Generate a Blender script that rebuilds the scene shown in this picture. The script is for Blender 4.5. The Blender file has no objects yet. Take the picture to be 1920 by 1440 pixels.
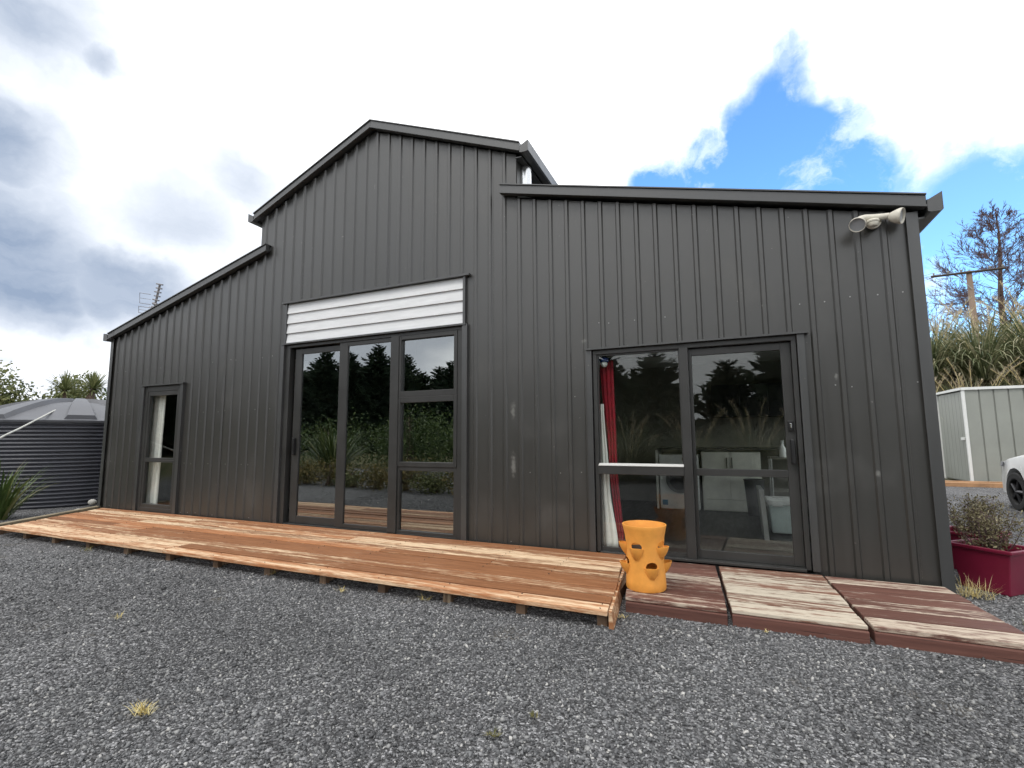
import bpy, bmesh, math, random
import numpy as np
from mathutils import Vector, Matrix
random.seed(7)
RNG = np.random.default_rng(7)
sc = bpy.context.scene
COL = sc.collection
R = math.radians

# ------------------------------------------------------------------ camera
# world: X along the barn front, Y into the barn (front wall is Y=0), Z up; deck top Z=0, ground Z=-0.12
G = -0.12
CAM = Vector((4.24144, -4.99855, 1.15052))
c_r = Vector((0.91552429, 0.40221802, -0.00599515))
c_u = Vector((0.04955395, -0.09797904, 0.99395398))
c_f = Vector((-0.3991988, 0.91028609, 0.10963368))
FPX = 909.66
cd = bpy.data.cameras.new('camera')
cam = bpy.data.objects.new('camera', cd)
COL.objects.link(cam)
cam.matrix_world = Matrix(((c_r.x, c_u.x, -c_f.x, CAM.x), (c_r.y, c_u.y, -c_f.y, CAM.y),
                           (c_r.z, c_u.z, -c_f.z, CAM.z), (0, 0, 0, 1)))
cd.sensor_width = 36.0
cd.lens = FPX / 1920 * 36
cd.clip_start = 0.05
cd.clip_end = 5000
sc.camera = cam


def ray(px, py):
    return c_f + c_r * ((px - 960) / FPX) - c_u * ((py - 720) / FPX)


def on_y(px, py, Y):
    d = ray(px, py)
    return CAM + d * ((Y - CAM.y) / d.y)


def on_z(px, py, Z):
    d = ray(px, py)
    return CAM + d * ((Z - CAM.z) / d.z)


# ------------------------------------------------------------------ world: sky with broken cloud
W = bpy.data.worlds.new('World')
sc.world = W
W.use_nodes = True
wt = W.node_tree
wt.nodes.clear()


def nd(nt, typ, inp=None, **kw):
    n = nt.nodes.new(typ)
    for k, v in kw.items():
        setattr(n, k, v)
    for k, v in (inp or {}).items():
        s = n.inputs[k]
        if hasattr(v, 'is_output') or isinstance(v, bpy.types.NodeSocket):
            nt.links.new(v, s)
        else:
            s.default_value = v
    return n


def math_(nt, op, a, b=0.0, c=0.0, clamp=False):
    return nd(nt, 'ShaderNodeMath', {0: a, 1: b, 2: c}, operation=op, use_clamp=clamp).outputs[0]


def mixc(nt, f, a, b, blend='MIX'):
    n = nt.nodes.new('ShaderNodeMix')
    n.data_type = 'RGBA'
    n.blend_type = blend
    for s, v in ((n.inputs[0], f), (n.inputs[6], a), (n.inputs[7], b)):
        if isinstance(v, bpy.types.NodeSocket):
            nt.links.new(v, s)
        else:
            s.default_value = v if not isinstance(v, tuple) or len(v) == 4 else (*v, 1)
    return n.outputs[2]


def remap(nt, v, a, b, c=0.0, d=1.0, smooth=False):
    n = nd(nt, 'ShaderNodeMapRange', {0: v, 1: a, 2: b, 3: c, 4: d})
    n.interpolation_type = 'SMOOTHSTEP' if smooth else 'LINEAR'
    n.clamp = True
    return n.outputs[0]


SUN_EL, SUN_AZ = 58.0, 205.0     # azimuth clockwise from +Y: high, in front of the barn, a little left
tc = nd(wt, 'ShaderNodeTexCoord')
vdir = tc.outputs['Generated']
sky = nd(wt, 'ShaderNodeTexSky', sky_type='NISHITA', sun_disc=False, sun_elevation=R(SUN_EL),
         sun_rotation=R(SUN_AZ), altitude=0, air_density=1.0, dust_density=0.6, ozone_density=1.6)
n1 = nd(wt, 'ShaderNodeTexNoise', {'Vector': vdir, 'Scale': 3.2, 'Detail': 5.0, 'Roughness': 0.55})
n2 = nd(wt, 'ShaderNodeTexNoise', {'Vector': vdir, 'Scale': 13.0, 'Detail': 5.0, 'Roughness': 0.6})
o1 = nd(wt, 'ShaderNodeVectorMath', {0: n1.outputs['Color'], 1: (0.5, 0.5, 0.5)}, operation='SUBTRACT')
o2 = nd(wt, 'ShaderNodeVectorMath', {0: n2.outputs['Color'], 1: (0.5, 0.5, 0.5)}, operation='SUBTRACT')
s1 = nd(wt, 'ShaderNodeVectorMath', {0: o1.outputs[0], 'Scale': 0.16}, operation='SCALE')
s2 = nd(wt, 'ShaderNodeVectorMath', {0: o2.outputs[0], 'Scale': 0.07}, operation='SCALE')
a1 = nd(wt, 'ShaderNodeVectorMath', {0: vdir, 1: s1.outputs[0]}, operation='ADD')
vw = nd(wt, 'ShaderNodeVectorMath', {0: a1.outputs[0], 1: s2.outputs[0]}, operation='ADD').outputs[0]


def blobs(lst, stretch=(1, 1, 1)):
    out = None
    for px, py, r0, r1, amt in lst:
        d = ray(px, py).normalized()
        e = nd(wt, 'ShaderNodeVectorMath', {0: vw, 1: tuple(d)}, operation='SUBTRACT').outputs[0]
        e = nd(wt, 'ShaderNodeVectorMath', {0: e, 1: stretch}, operation='MULTIPLY').outputs[0]
        ln = nd(wt, 'ShaderNodeVectorMath', {0: e}, operation='LENGTH').outputs['Value']
        m = remap(wt, ln, r1, r0, 0.0, amt, True)
        out = m if out is None else math_(wt, 'MAXIMUM', out, m)
    return out


m_blue = blobs([(1474, 120, .01, .055, .8), (1470, 190, .03, .085, 1), (1450, 270, .07, .12, 1), (1360, 340, .06, .11, 1), (1530, 330, .08, .13, 1),
                (1250, 375, .03, .08, 1), (1630, 380, .05, .11, .9), (1420, 460, .10, .18, 1),
                (1850, 480, .13, .22, .97), (2000, 440, .10, .20, .95), (1765, 490, .08, .14, .95), (1780, 600, .04, .14, .6)])
lay = nd(wt, 'ShaderNodeTexNoise', {'Vector': nd(wt, 'ShaderNodeVectorMath', {0: vw, 1: (1.6, 1.6, 7.0)}, operation='MULTIPLY').outputs[0], 'Scale': 2.4, 'Detail': 7.0, 'Roughness': .6})
m_gray = blobs([(-40, 455, .02, .32, 1.05), (60, 520, .02, .27, 1.05), (230, 540, .02, .21, 1.0), (340, 565, .0, .17, .9),
                (-80, 250, .02, .23, 1.0), (50, 245, .0, .13, .85), (0, 0, .0, .26, .92), (140, 0, .0, .13, .74), (190, 118, .0, .085, .85), (450, 345, .0, .19, .72),
                (320, 410, .0, .23, .78), (20, 690, .0, .05, .6)], (1, 1, 1.5))
wisp = nd(wt, 'ShaderNodeTexNoise', {'Vector': vw, 'Scale': 9.0, 'Detail': 7.0, 'Roughness': .62}).outputs[0]
m_blue = math_(wt, 'MULTIPLY', m_blue, remap(wt, wisp, .50, .68, 1.0, .62, True))
m_gray = math_(wt, 'MULTIPLY', m_gray, remap(wt, lay.outputs[0], .34, .66, .88, 1.04), clamp=True)
# open field of cloud: brighter and greyer banks
fb = nd(wt, 'ShaderNodeTexNoise', {'Vector': nd(wt, 'ShaderNodeVectorMath', {0: vdir, 1: (1, 1, 2.2)}, operation='MULTIPLY').outputs[0],
                                   'Scale': 2.1, 'Detail': 6.0, 'Roughness': 0.5})
gray_n = remap(wt, fb.outputs[0], 0.44, 0.66, 0.0, 0.55, True)
front = blobs([(960, 100, .35, .75, 1), (1700, 150, .3, .6, 1), (300, 250, .1, .45, .9)])
gray_n = math_(wt, 'MULTIPLY', gray_n, math_(wt, 'SUBTRACT', 1.0, front))
gray = math_(wt, 'MAXIMUM', gray_n, m_gray)
cloud = mixc(wt, gray, (14.0, 14.2, 14.4, 1), (2.75, 3.5, 4.8, 1))
sky_c = mixc(wt, 1.0, sky.outputs[0], (1.5, 2.3, 2.8, 1), 'MULTIPLY')
skyall = mixc(wt, m_blue, cloud, sky_c)
bg = nd(wt, 'ShaderNodeBackground', {'Color': skyall, 'Strength': 0.1})
wo = nd(wt, 'ShaderNodeOutputWorld', {'Surface': bg.outputs[0]})

sl = bpy.data.lights.new('sun', 'SUN')
sl.energy = 1.3
sl.angle = R(22)
sl.color = (1.0, 0.95, 0.88)
so = bpy.data.objects.new('sun', sl)
COL.objects.link(so)
el, az = R(SUN_EL), R(SUN_AZ)
sdir = Vector((math.sin(az) * math.cos(el), math.cos(az) * math.cos(el), math.sin(el)))
so.rotation_euler = (-sdir).to_track_quat('-Z', 'Y').to_euler()
so.location = sdir * 60

vs = sc.view_settings
vs.view_transform = 'Standard'
vs.look = 'None'
vs.exposure = 0.3
vs.gamma = 1.0
sc.cycles.max_bounces = 6
sc.cycles.diffuse_bounces = 4
sc.cycles.transparent_max_bounces = 16
sc.cycles.sample_clamp_indirect = 6.0
sc.cycles.use_denoising = True
sc.cycles.adaptive_threshold = 0.02

# ------------------------------------------------------------------ mesh helpers
class MB:
    def __init__(s):
        s.v = []
        s.f = []

    def add(s, vs_, fs):
        b = len(s.v)
        s.v += [tuple(v) for v in vs_]
        s.f += [tuple(i + b for i in f) for f in fs]
        return s

    def box(s, x0, x1, y0, y1, z0, z1):
        return s.add([(x0, y0, z0), (x1, y0, z0), (x1, y1, z0), (x0, y1, z0), (x0, y0, z1), (x1, y0, z1), (x1, y1, z1), (x0, y1, z1)],
                     [(0, 3, 2, 1), (4, 5, 6, 7), (0, 1, 5, 4), (1, 2, 6, 5), (2, 3, 7, 6), (3, 0, 4, 7)])

    def hexa(s, b4, t4):
        return s.add(list(b4) + list(t4), [(0, 3, 2, 1), (4, 5, 6, 7), (0, 1, 5, 4), (1, 2, 6, 5), (2, 3, 7, 6), (3, 0, 4, 7)])

    def prism(s, pts, y0, y1):            # polygon in X,Z swept along Y
        n = len(pts)
        v = [(p[0], y0, p[1]) for p in pts] + [(p[0], y1, p[1]) for p in pts]
        f = [tuple(range(n)), tuple(range(2 * n - 1, n - 1, -1))] + [(i, i + n, (i + 1) % n + n, (i + 1) % n) for i in range(n)]
        return s.add(v, f)

    def tube(s, pts, rad, n=8, cap=True):
        pts = [Vector(p) for p in pts]
        m = len(pts)
        rs = rad if isinstance(rad, (list, tuple)) else [rad] * m
        rings = []
        ref = None
        for i, p in enumerate(pts):
            t = (pts[min(i + 1, m - 1)] - pts[max(i - 1, 0)])
            if t.length < 1e-9:
                t = Vector((0, 0, 1))
            t.normalize()
            if ref is None:
                ref = Vector((0, 0, 1)) if abs(t.z) < .9 else Vector((1, 0, 0))
            a = t.cross(ref)
            if a.length < 1e-5:
                a = t.cross(Vector((0.3, 1, 0.2)))
            a.normalize()
            b = t.cross(a).normalized()
            ref = -b if False else ref
            rings.append([p + (a * math.cos(2 * math.pi * k / n) + b * math.sin(2 * math.pi * k / n)) * rs[i] for k in range(n)])
        v = [q for r_ in rings for q in r_]
        f = [(i * n + k, i * n + (k + 1) % n, (i + 1) * n + (k + 1) % n, (i + 1) * n + k) for i in range(m - 1) for k in range(n)]
        if cap:
            f += [tuple(range(n - 1, -1, -1)), tuple((m - 1) * n + k for k in range(n))]
        return s.add(v, f)

    def lathe(s, prof, n=32, c=(0, 0, 0), cap=False):
        v = [(c[0] + r * math.cos(2 * math.pi * k / n), c[1] + r * math.sin(2 * math.pi * k / n), c[2] + z) for r, z in prof for k in range(n)]
        m = len(prof)
        f = [(i * n + k, i * n + (k + 1) % n, (i + 1) * n + (k + 1) % n, (i + 1) * n + k) for i in range(m - 1) for k in range(n)]
        if cap:
            f += [tuple(range(n - 1, -1, -1)), tuple((m - 1) * n + k for k in range(n))]
        return s.add(v, f)

    def frame(s, x0, x1, z0, z1, y0, y1, l, r, b, t):   # butted rectangular frame in the X,Z plane
        s.box(x0, x0 + l, y0, y1, z0, z1)
        s.box(x1 - r, x1, y0, y1, z0, z1)
        s.box(x0 + l, x1 - r, y0 + .001, y1 - .001, z0, z0 + b)
        s.box(x0 + l, x1 - r, y0 + .001, y1 - .001, z1 - t, z1)
        return s

    def build(s, name, mat, parent=None, smooth=False, bev=0.0, world=True, centre=False):
        v = s.v
        loc = Vector((0, 0, 0))
        if parent is not None and world:
            ploc = parent.matrix_basis.translation.copy()
            q = parent.parent
            while q is not None:
                ploc += q.matrix_basis.translation
                q = q.parent
            v = [(a[0] - ploc.x, a[1] - ploc.y, a[2] - ploc.z) for a in v]
        if centre:
            A = np.array(v)
            c = (A.min(0) + A.max(0)) / 2
            if centre == 'base':
                c[2] = A.min(0)[2]
            loc = Vector(c)
            v = [tuple(q) for q in (A - c)]
        me = bpy.data.meshes.new(name)
        me.from_pydata(v, [], s.f)
        me.update()
        if smooth:
            me.polygons.foreach_set('use_smooth', [True] * len(me.polygons))
            if smooth is not True:
                me.set_sharp_from_angle(angle=R(smooth))
        if mat is not None:
            me.materials.append(M[mat])
        o = bpy.data.objects.new(name, me)
        COL.objects.link(o)
        o.parent = parent
        o.location = loc
        if bev:
            b = o.modifiers.new('bevel', 'BEVEL')
            b.width = bev
            b.segments = 2
            b.limit_method = 'ANGLE'
            b.harden_normals = False
        return o


def tag(o, label=None, cat=None, group=None, kind=None):
    for k, v in (('label', label), ('category', cat), ('group', group), ('kind', kind)):
        if v:
            o[k] = v
    return o


def thing(name, label, cat, loc=(0, 0, 0), rz=0.0, group=None):
    o = bpy.data.objects.new(name, None)
    o.empty_display_size = .1
    COL.objects.link(o)
    o.location = loc
    o.rotation_euler = (0, 0, rz)
    return tag(o, label, cat, group)


def dup(root, loc, rz, label, scale=1.0):
    r_ = root.copy()
    COL.objects.link(r_)
    r_.location = loc
    r_.rotation_euler = (0, 0, rz)
    r_.scale = (scale,) * 3 if not isinstance(scale, tuple) else scale
    r_['label'] = label
    for ch in list(root.children):
        c = ch.copy()
        COL.objects.link(c)
        c.parent = r_
        for g_ in ch.children:
            d = g_.copy()
            COL.objects.link(d)
            d.parent = c
    return r_


# ------------------------------------------------------------------ materials
M = {}


def new_mat(name):
    m = bpy.data.materials.new(name)
    m.use_nodes = True
    nt = m.node_tree
    nt.nodes.clear()
    out = nt.nodes.new('ShaderNodeOutputMaterial')
    M[name] = m
    return m, nt, out


def principled(nt, out, **inp):
    p = nt.nodes.new('ShaderNodeBsdfPrincipled')
    for k, v in inp.items():
        k = k.replace('_', ' ')
        if isinstance(v, bpy.types.NodeSocket):
            nt.links.new(v, p.inputs[k])
        else:
            p.inputs[k].default_value = (*v, 1) if isinstance(v, tuple) and len(v) == 3 else v
    nt.links.new(p.outputs[0], out.inputs[0])
    return p


def pm(name, col, rough=.5, metal=0.0, var=.12, vscale=6.0, bump=0.0, bscale=60.0, spec=.5, stretch=(1, 1, 1), rvar=.08):
    m, nt, out = new_mat(name)
    t = nd(nt, 'ShaderNodeTexCoord').outputs['Object']
    mp = nd(nt, 'ShaderNodeMapping', {'Vector': t, 'Scale': stretch}).outputs[0]
    n = nd(nt, 'ShaderNodeTexNoise', {'Vector': mp, 'Scale': vscale, 'Detail': 6.0, 'Roughness': .6}).outputs[0]
    c = mixc(nt, remap(nt, n, .3, .7), tuple(max(0, x * (1 - var)) for x in col), tuple(min(1, x * (1 + var)) for x in col))
    rg = remap(nt, n, .3, .7, max(.02, rough - rvar), min(1, rough + rvar))
    kw = dict(Base_Color=c, Roughness=rg, Metallic=metal)
    p = principled(nt, out, **kw)
    p.inputs['Specular IOR Level'].default_value = spec
    if bump:
        nb = nd(nt, 'ShaderNodeTexNoise', {'Vector': mp, 'Scale': bscale, 'Detail': 4.0}).outputs[0]
        b = nd(nt, 'ShaderNodeBump', {'Height': nb, 'Strength': bump, 'Distance': .01})
        nt.links.new(b.outputs[0], p.inputs['Normal'])
    return m


def island(name, cols, rough=.6, trans=0.0, spec=.3, patch=None, objrand=0.0):
    """colour chosen per loose piece (stone, leaf, blade)"""
    m, nt, out = new_mat(name)
    g_ = nd(nt, 'ShaderNodeNewGeometry')
    rnd = g_.outputs['Random Per Island']
    if objrand:
        oi = nd(nt, 'ShaderNodeObjectInfo').outputs['Random']
        rnd = math_(nt, 'ADD', math_(nt, 'MULTIPLY', rnd, 1 - objrand), math_(nt, 'MULTIPLY', oi, objrand))
    rp = nd(nt, 'ShaderNodeValToRGB', {0: rnd})
    e = rp.color_ramp.elements
    while len(e) < len(cols):
        e.new(.5)
    for i, (pos, c) in enumerate(cols):
        e[i].position = pos
        e[i].color = (*c, 1)
    c = rp.outputs[0]
    if patch:
        nz = nd(nt, 'ShaderNodeTexNoise', {'Vector': g_.outputs['Position'], 'Scale': patch[0], 'Detail': 4.0}).outputs[0]
        k = remap(nt, nz, .36, .62, patch[1], patch[2], True)
        cc = nd(nt, 'ShaderNodeCombineColor', {0: k, 1: k, 2: k}).outputs[0]
        c = mixc(nt, 1.0, c, cc, 'MULTIPLY')
    p = principled(nt, out, Base_Color=c, Roughness=rough)
    p.inputs['Specular IOR Level'].default_value = spec
    if trans:
        tr = nd(nt, 'ShaderNodeBsdfTranslucent', {'Color': c})
        mx = nd(nt, 'ShaderNodeMixShader', {0: trans, 1: p.outputs[0], 2: tr.outputs[0]})
        nt.links.new(mx.outputs[0], out.inputs[0])
    return m


def wood(name, stain1, stain2, pale, wear, rough=.75, fw=.40, axis=0):
    m, nt, out = new_mat(name)
    t = nd(nt, 'ShaderNodeTexCoord').outputs['Object']
    rnd = nd(nt, 'ShaderNodeObjectInfo').outputs['Random']
    off = nd(nt, 'ShaderNodeCombineXYZ', {0: math_(nt, 'MULTIPLY', rnd, 37.0), 1: math_(nt, 'MULTIPLY', rnd, 91.0), 2: 0.0}).outputs[0]
    tt = nd(nt, 'ShaderNodeVectorMath', {0: t, 1: off}, operation='ADD').outputs[0]

    def nz(sx, sy, scale, det=6.0, ro=.6):
        s_ = (sx, sy, sy) if axis == 0 else ((sy, sx, sy) if axis == 1 else (sy, sy, sx))
        mp = nd(nt, 'ShaderNodeMapping', {'Vector': tt, 'Scale': s_}).outputs[0]
        return nd(nt, 'ShaderNodeTexNoise', {'Vector': mp, 'Scale': scale, 'Detail': det, 'Roughness': ro}).outputs[0]
    grain = nz(1.2, 26, 2.0)
    broad = nz(.45, 9.0, 1.6, 6.0, .68)
    fleck = nz(2.2, 11.0, 4.0, 6.0, .7)
    crack = nz(.7, 60, 2.2, 3.0, .5)
    c = mixc(nt, remap(nt, grain, .3, .7), stain1, stain2)
    # each board has weathered by its own amount
    lvl = math_(nt, 'ADD', broad, math_(nt, 'MULTIPLY', math_(nt, 'SUBTRACT', rnd, .5), .30))
    lvl = math_(nt, 'ADD', lvl, math_(nt, 'MULTIPLY', math_(nt, 'SUBTRACT', grain, .5), .35))
    lvl = math_(nt, 'ADD', lvl, math_(nt, 'MULTIPLY', math_(nt, 'SUBTRACT', fleck, .5), fw))
    kb = remap(nt, math_(nt, 'FRACT', math_(nt, 'MULTIPLY', rnd, 13.7)), 0, 1, .62, 1.14)
    c = mixc(nt, 1.0, c, nd(nt, 'ShaderNodeCombineColor', {0: kb, 1: kb, 2: kb}).outputs[0], 'MULTIPLY')
    wm = remap(nt, lvl, .54 - wear, .80 - wear, 0.0, .95, True)
    c = mixc(nt, wm, c, pale)
    ck = remap(nt, crack, .64, .72, 0.0, .75, True)
    c = mixc(nt, ck, c, tuple(x * .22 for x in stain1))
    p = principled(nt, out, Base_Color=c, Roughness=remap(nt, wm, 0, 1, rough - .12, rough + .1))
    p.inputs['Specular IOR Level'].default_value = .3
    h = math_(nt, 'ADD', math_(nt, 'MULTIPLY', grain, .5), math_(nt, 'MULTIPLY', ck, -.8))
    b = nd(nt, 'ShaderNodeBump', {'Height': h, 'Strength': .5, 'Distance': .006})
    nt.links.new(b.outputs[0], p.inputs['Normal'])


# painted steel cladding with rain streaks and dust
def steel(name, col, rough, scuffs=()):
    m, nt, out = new_mat(name)
    t = nd(nt, 'ShaderNodeTexCoord').outputs['Object']
    mp = nd(nt, 'ShaderNodeMapping', {'Vector': t, 'Scale': (14, 14, .5)}).outputs[0]
    st = nd(nt, 'ShaderNodeTexNoise', {'Vector': mp, 'Scale': 1.4, 'Detail': 6.0, 'Roughness': .65}).outputs[0]
    ds = nd(nt, 'ShaderNodeTexNoise', {'Vector': t, 'Scale': 1.3, 'Detail': 7.0, 'Roughness': .62}).outputs[0]
    sp = nd(nt, 'ShaderNodeTexNoise', {'Vector': t, 'Scale': 26.0, 'Detail': 2.0}).outputs[0]
    oi = nd(nt, 'ShaderNodeObjectInfo').outputs['Random']
    c = mixc(nt, remap(nt, st, .3, .7), tuple(x * .93 for x in col), tuple(x * 1.07 for x in col))
    k = remap(nt, oi, 0, 1, .93, 1.08)
    c = mixc(nt, 1.0, c, nd(nt, 'ShaderNodeCombineColor', {0: k, 1: k, 2: k}).outputs[0], 'MULTIPLY')
    c = mixc(nt, remap(nt, ds, .54, .76, 0, .12, True), c, (.16, .155, .14))
    c = mixc(nt, remap(nt, sp, .74, .78, 0, .5, True), c, (.25, .24, .22))
    for px_, py_, rx_, rz_ in scuffs:          # dusty scuffs where the photograph shows them on the wall
        w_ = on_y(px_, py_, 0)
        e_ = nd(nt, 'ShaderNodeVectorMath', {0: t, 1: (w_.x, 0, w_.z - G)}, operation='SUBTRACT').outputs[0]
        e_ = nd(nt, 'ShaderNodeVectorMath', {0: e_, 1: (1 / rx_, 3, 1 / rz_)}, operation='MULTIPLY').outputs[0]
        l_ = nd(nt, 'ShaderNodeVectorMath', {0: e_}, operation='LENGTH').outputs['Value']
        l_ = math_(nt, 'ADD', l_, math_(nt, 'MULTIPLY', math_(nt, 'SUBTRACT', sp, .5), 1.6))
        c = mixc(nt, remap(nt, l_, 1.0, .1, 0, .42, True), c, (.30, .30, .28))
    r_ = math_(nt, 'ADD', remap(nt, st, .3, .7, rough - .03, rough + .03), remap(nt, ds, .5, .7, 0, .12))
    p = principled(nt, out, Base_Color=c, Roughness=r_)
    p.inputs['Specular IOR Level'].default_value = .9
    b = nd(nt, 'ShaderNodeBump', {'Height': ds, 'Strength': .12, 'Distance': .02})
    nt.links.new(b.outputs[0], p.inputs['Normal'])


steel('cladding', (.031, .0303, .0275), .34, [(962, 768, .035, .14), (963, 872, .04, .16), (1568, 705, .02, .035), (1645, 888, .03, .03), (703, 350, .008, .05), (700, 610, .03, .08), (1095, 640, .04, .03)])
steel('flashing', (.037, .038, .038), .34)
pm('roofing', (.05, .052, .055), .4)
pm('aluminium', (.033, .033, .032), .36, var=.1, vscale=3, spec=.5)
pm('black_plastic', (.012, .012, .013), .35)
pm('chrome', (.6, .6, .6), .25, metal=1.0)
pm('screw', (.35, .35, .34), .45, metal=.6)
pm('sky_glint', (.55, .55, .53), .35, var=.05)  # pale tone stands in for sky reflected off the transom top
pm('white_board', (.64, .65, .66), .55, var=.09, vscale=2.2, stretch=(1, 1, 9), bump=.06, bscale=18)
pm('white_paint', (.74, .75, .74), .45, var=.06)
pm('stainless', (.62, .63, .64), .22, metal=1.0, var=.05)
pm('plaster', (.6, .6, .56), .8)
pm('dark_plaster', (.05, .05, .05), .8)
pm('lining', (.22, .21, .18), .8)
pm('interior_floor', (.035, .033, .032), .45, var=.3, vscale=3, stretch=(8, 1, 1))
pm('cupboard', (.76, .75, .68), .5)
pm('worktop', (.03, .03, .03), .35)
pm('washer_white', (.80, .80, .78), .3)
pm('sticker_blue', (.05, .25, .4), .5)
pm('red_cloth', (.27, .009, .022), .85, var=.25, vscale=12, bump=.2, bscale=200)
pm('white_cloth', (.85, .82, .78), .8, var=.08)
pm('cool_white', (.72, .82, .80), .35)
pm('grey_metal', (.42, .42, .41), .4, metal=.4)
pm('bin_grey', (.10, .10, .10), .5)
pm('orange_plastic', (.78, .335, .06), .5, var=.14, vscale=7, bump=.06, bscale=40)
pm('soil', (.03, .024, .018), .95, var=.4, vscale=30, bump=.6, bscale=60)
pm('maroon_plastic', (.17, .010, .034), .36, var=.12, vscale=4)
pm('tank_plastic', (.060, .062, .075), .42, var=.14, vscale=2.0)
pm('tank_lid', (.105, .108, .12), .5, var=.22, vscale=2.0)
pm('hose_grey', (.5, .5, .46), .5)
pm('shed_panel', (.27, .283, .255), .45, var=.08, vscale=1.5)
pm('shed_trim', (.72, .73, .71), .4, var=.05)
pm('timber_grey', (.22, .18, .12), .85, var=.3, vscale=4, bump=.3, bscale=30)
pm('timber_tan', (.36, .20, .10), .8, var=.3, vscale=5, bump=.3, bscale=30)
pm('pole_wood', (.27, .20, .155), .9, var=.25, vscale=3, stretch=(1, 1, .2))
pm('dark_wood', (.06, .045, .035), .9)
pm('bark', (.13, .09, .07), .9, var=.35, vscale=6, bump=.5, bscale=20, stretch=(1, 1, .3))
pm('twig', (.12, .075, .08), .9, var=.3)
pm('insulator', (.25, .25, .24), .4)
pm('wire', (.04, .04, .045), .6)
pm('antenna_metal', (.22, .21, .22), .45, metal=.6)
pm('lamp_cream', (.62, .59, .51), .5, var=.15, vscale=20)
pm('car_paint', (.82, .83, .83), .22, var=.02)
pm('car_black', (.012, .012, .013), .4)
pm('tyre', (.02, .02, .02), .8)
pm('rim_alloy', (.06, .06, .065), .4, metal=.6)
pm('lamp_lens', (.35, .36, .38), .12)
pm('rock_pale', (.40, .39, .36), .9, var=.25, vscale=8, bump=.5, bscale=12)
pm('rock_dark', (.06, .06, .06), .85, var=.3, vscale=8, bump=.5, bscale=12)
pm('sleeve_blue', (.02, .04, .16), .4)
pm('far_hill', (.11, .15, .16), .95, var=.15, vscale=.02)
wood('deck_wood', (.27, .110, .046), (.46, .205, .090), (.74, .56, .37), .10, fw=.55)
wood('deck_end', (.20, .13, .085), (.28, .17, .10), (.40, .31, .22), .05)
wood('platform_wood', (.125, .056, .042), (.19, .088, .066), (.52, .44, .35), .08, fw=.9)
wood('platform_worn', (.15, .075, .05), (.25, .125, .085), (.54, .48, .385), .16, fw=.9)
wood('platform_skirt', (.095, .042, .033), (.135, .060, .046), (.34, .24, .19), -.10)
wood('post_wood', (.15, .095, .06), (.22, .14, .09), (.32, .25, .17), .0, axis=2)
island('stone', [(0, (.045, .046, .048)), (.4, (.10, .102, .106)), (.78, (.175, .178, .182)), (.95, (.28, .28, .275)), (1, (.46, .45, .43))], .62, spec=.4,
       patch=(.6, .86, 1.12))
island('flax_leaf', [(0, (.03, .055, .012)), (.5, (.07, .11, .025)), (.85, (.14, .17, .05)), (1, (.24, .22, .10))], .45, .15, .4)
island('pampas_leaf', [(0, (.06, .085, .04)), (.4, (.17, .195, .095)), (.75, (.32, .32, .19)), (1, (.52, .47, .33))], .5, .2, .35)
island('plume', [(0, (.36, .28, .18)), (.5, (.55, .46, .33)), (1, (.72, .65, .52))], .8, .3, .1)
island('straw', [(0, (.40, .30, .10)), (.5, (.60, .50, .22)), (1, (.74, .66, .38))], .7, .15, .2)
island('moss_grass', [(0, (.06, .07, .02)), (.5, (.16, .15, .06)), (1, (.34, .30, .14))], .8, .15, .1)
island('pine_needle', [(0, (.010, .020, .011)), (.6, (.020, .036, .018)), (1, (.045, .065, .03))], .7, .1, .2, objrand=.3)
island('cypress_leaf', [(0, (.016, .026, .014)), (.6, (.03, .046, .022)), (1, (.07, .085, .04))], .7, .1, .2, objrand=.3)
island('shrub_leaf', [(0, (.025, .05, .012)), (.6, (.06, .10, .025)), (1, (.13, .17, .05))], .55, .15, .35)
island('ochre_leaf', [(0, (.05, .065, .018)), (.5, (.15, .13, .04)), (1, (.32, .23, .08))], .6, .15, .3)
island('hedge_leaf', [(0, (.07, .09, .035)), (.6, (.15, .17, .07)), (1, (.26, .26, .12))], .7, .15, .2)
island('dry_leaf', [(0, (.07, .06, .03)), (.5, (.17, .15, .085)), (1, (.30, .27, .17))], .8, .1, .1)


def glass_mat(name, tint, base):
    m, nt, out = new_mat(name)
    ge = nd(nt, 'ShaderNodeNewGeometry')
    dt = nd(nt, 'ShaderNodeVectorMath', {0: ge.outputs['Normal'], 1: ge.outputs['Incoming']}, operation='DOT_PRODUCT').outputs['Value']
    om = math_(nt, 'SUBTRACT', 1.0, math_(nt, 'ABSOLUTE', dt), clamp=True)
    fr = math_(nt, 'ADD', math_(nt, 'MULTIPLY', math_(nt, 'POWER', om, 5.0), .957), .043)
    k = math_(nt, 'ADD', math_(nt, 'MULTIPLY', fr, 1.0), base, clamp=True)
    n = nd(nt, 'ShaderNodeTexNoise', {'Vector': nd(nt, 'ShaderNodeTexCoord').outputs['Object'], 'Scale': 1.6, 'Detail': 2.0})
    b = nd(nt, 'ShaderNodeBump', {'Height': n.outputs[0], 'Strength': .02, 'Distance': .02})
    gl = nd(nt, 'ShaderNodeBsdfGlossy', {'Color': (.95, .97, .97, 1), 'Roughness': .0, 'Normal': b.outputs[0]})
    tr = nd(nt, 'ShaderNodeBsdfTransparent', {'Color': (*tint, 1)})
    mx = nd(nt, 'ShaderNodeMixShader', {0: k, 1: tr.outputs[0], 2: gl.outputs[0]})
    nt.links.new(mx.outputs[0], out.inputs[0])


glass_mat('glass', (.96, .98, .97), .0)
glass_mat('glass_dark', (.55, .58, .57), .24)
glass_mat('car_glass', (.25, .27, .27), .06)


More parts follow.
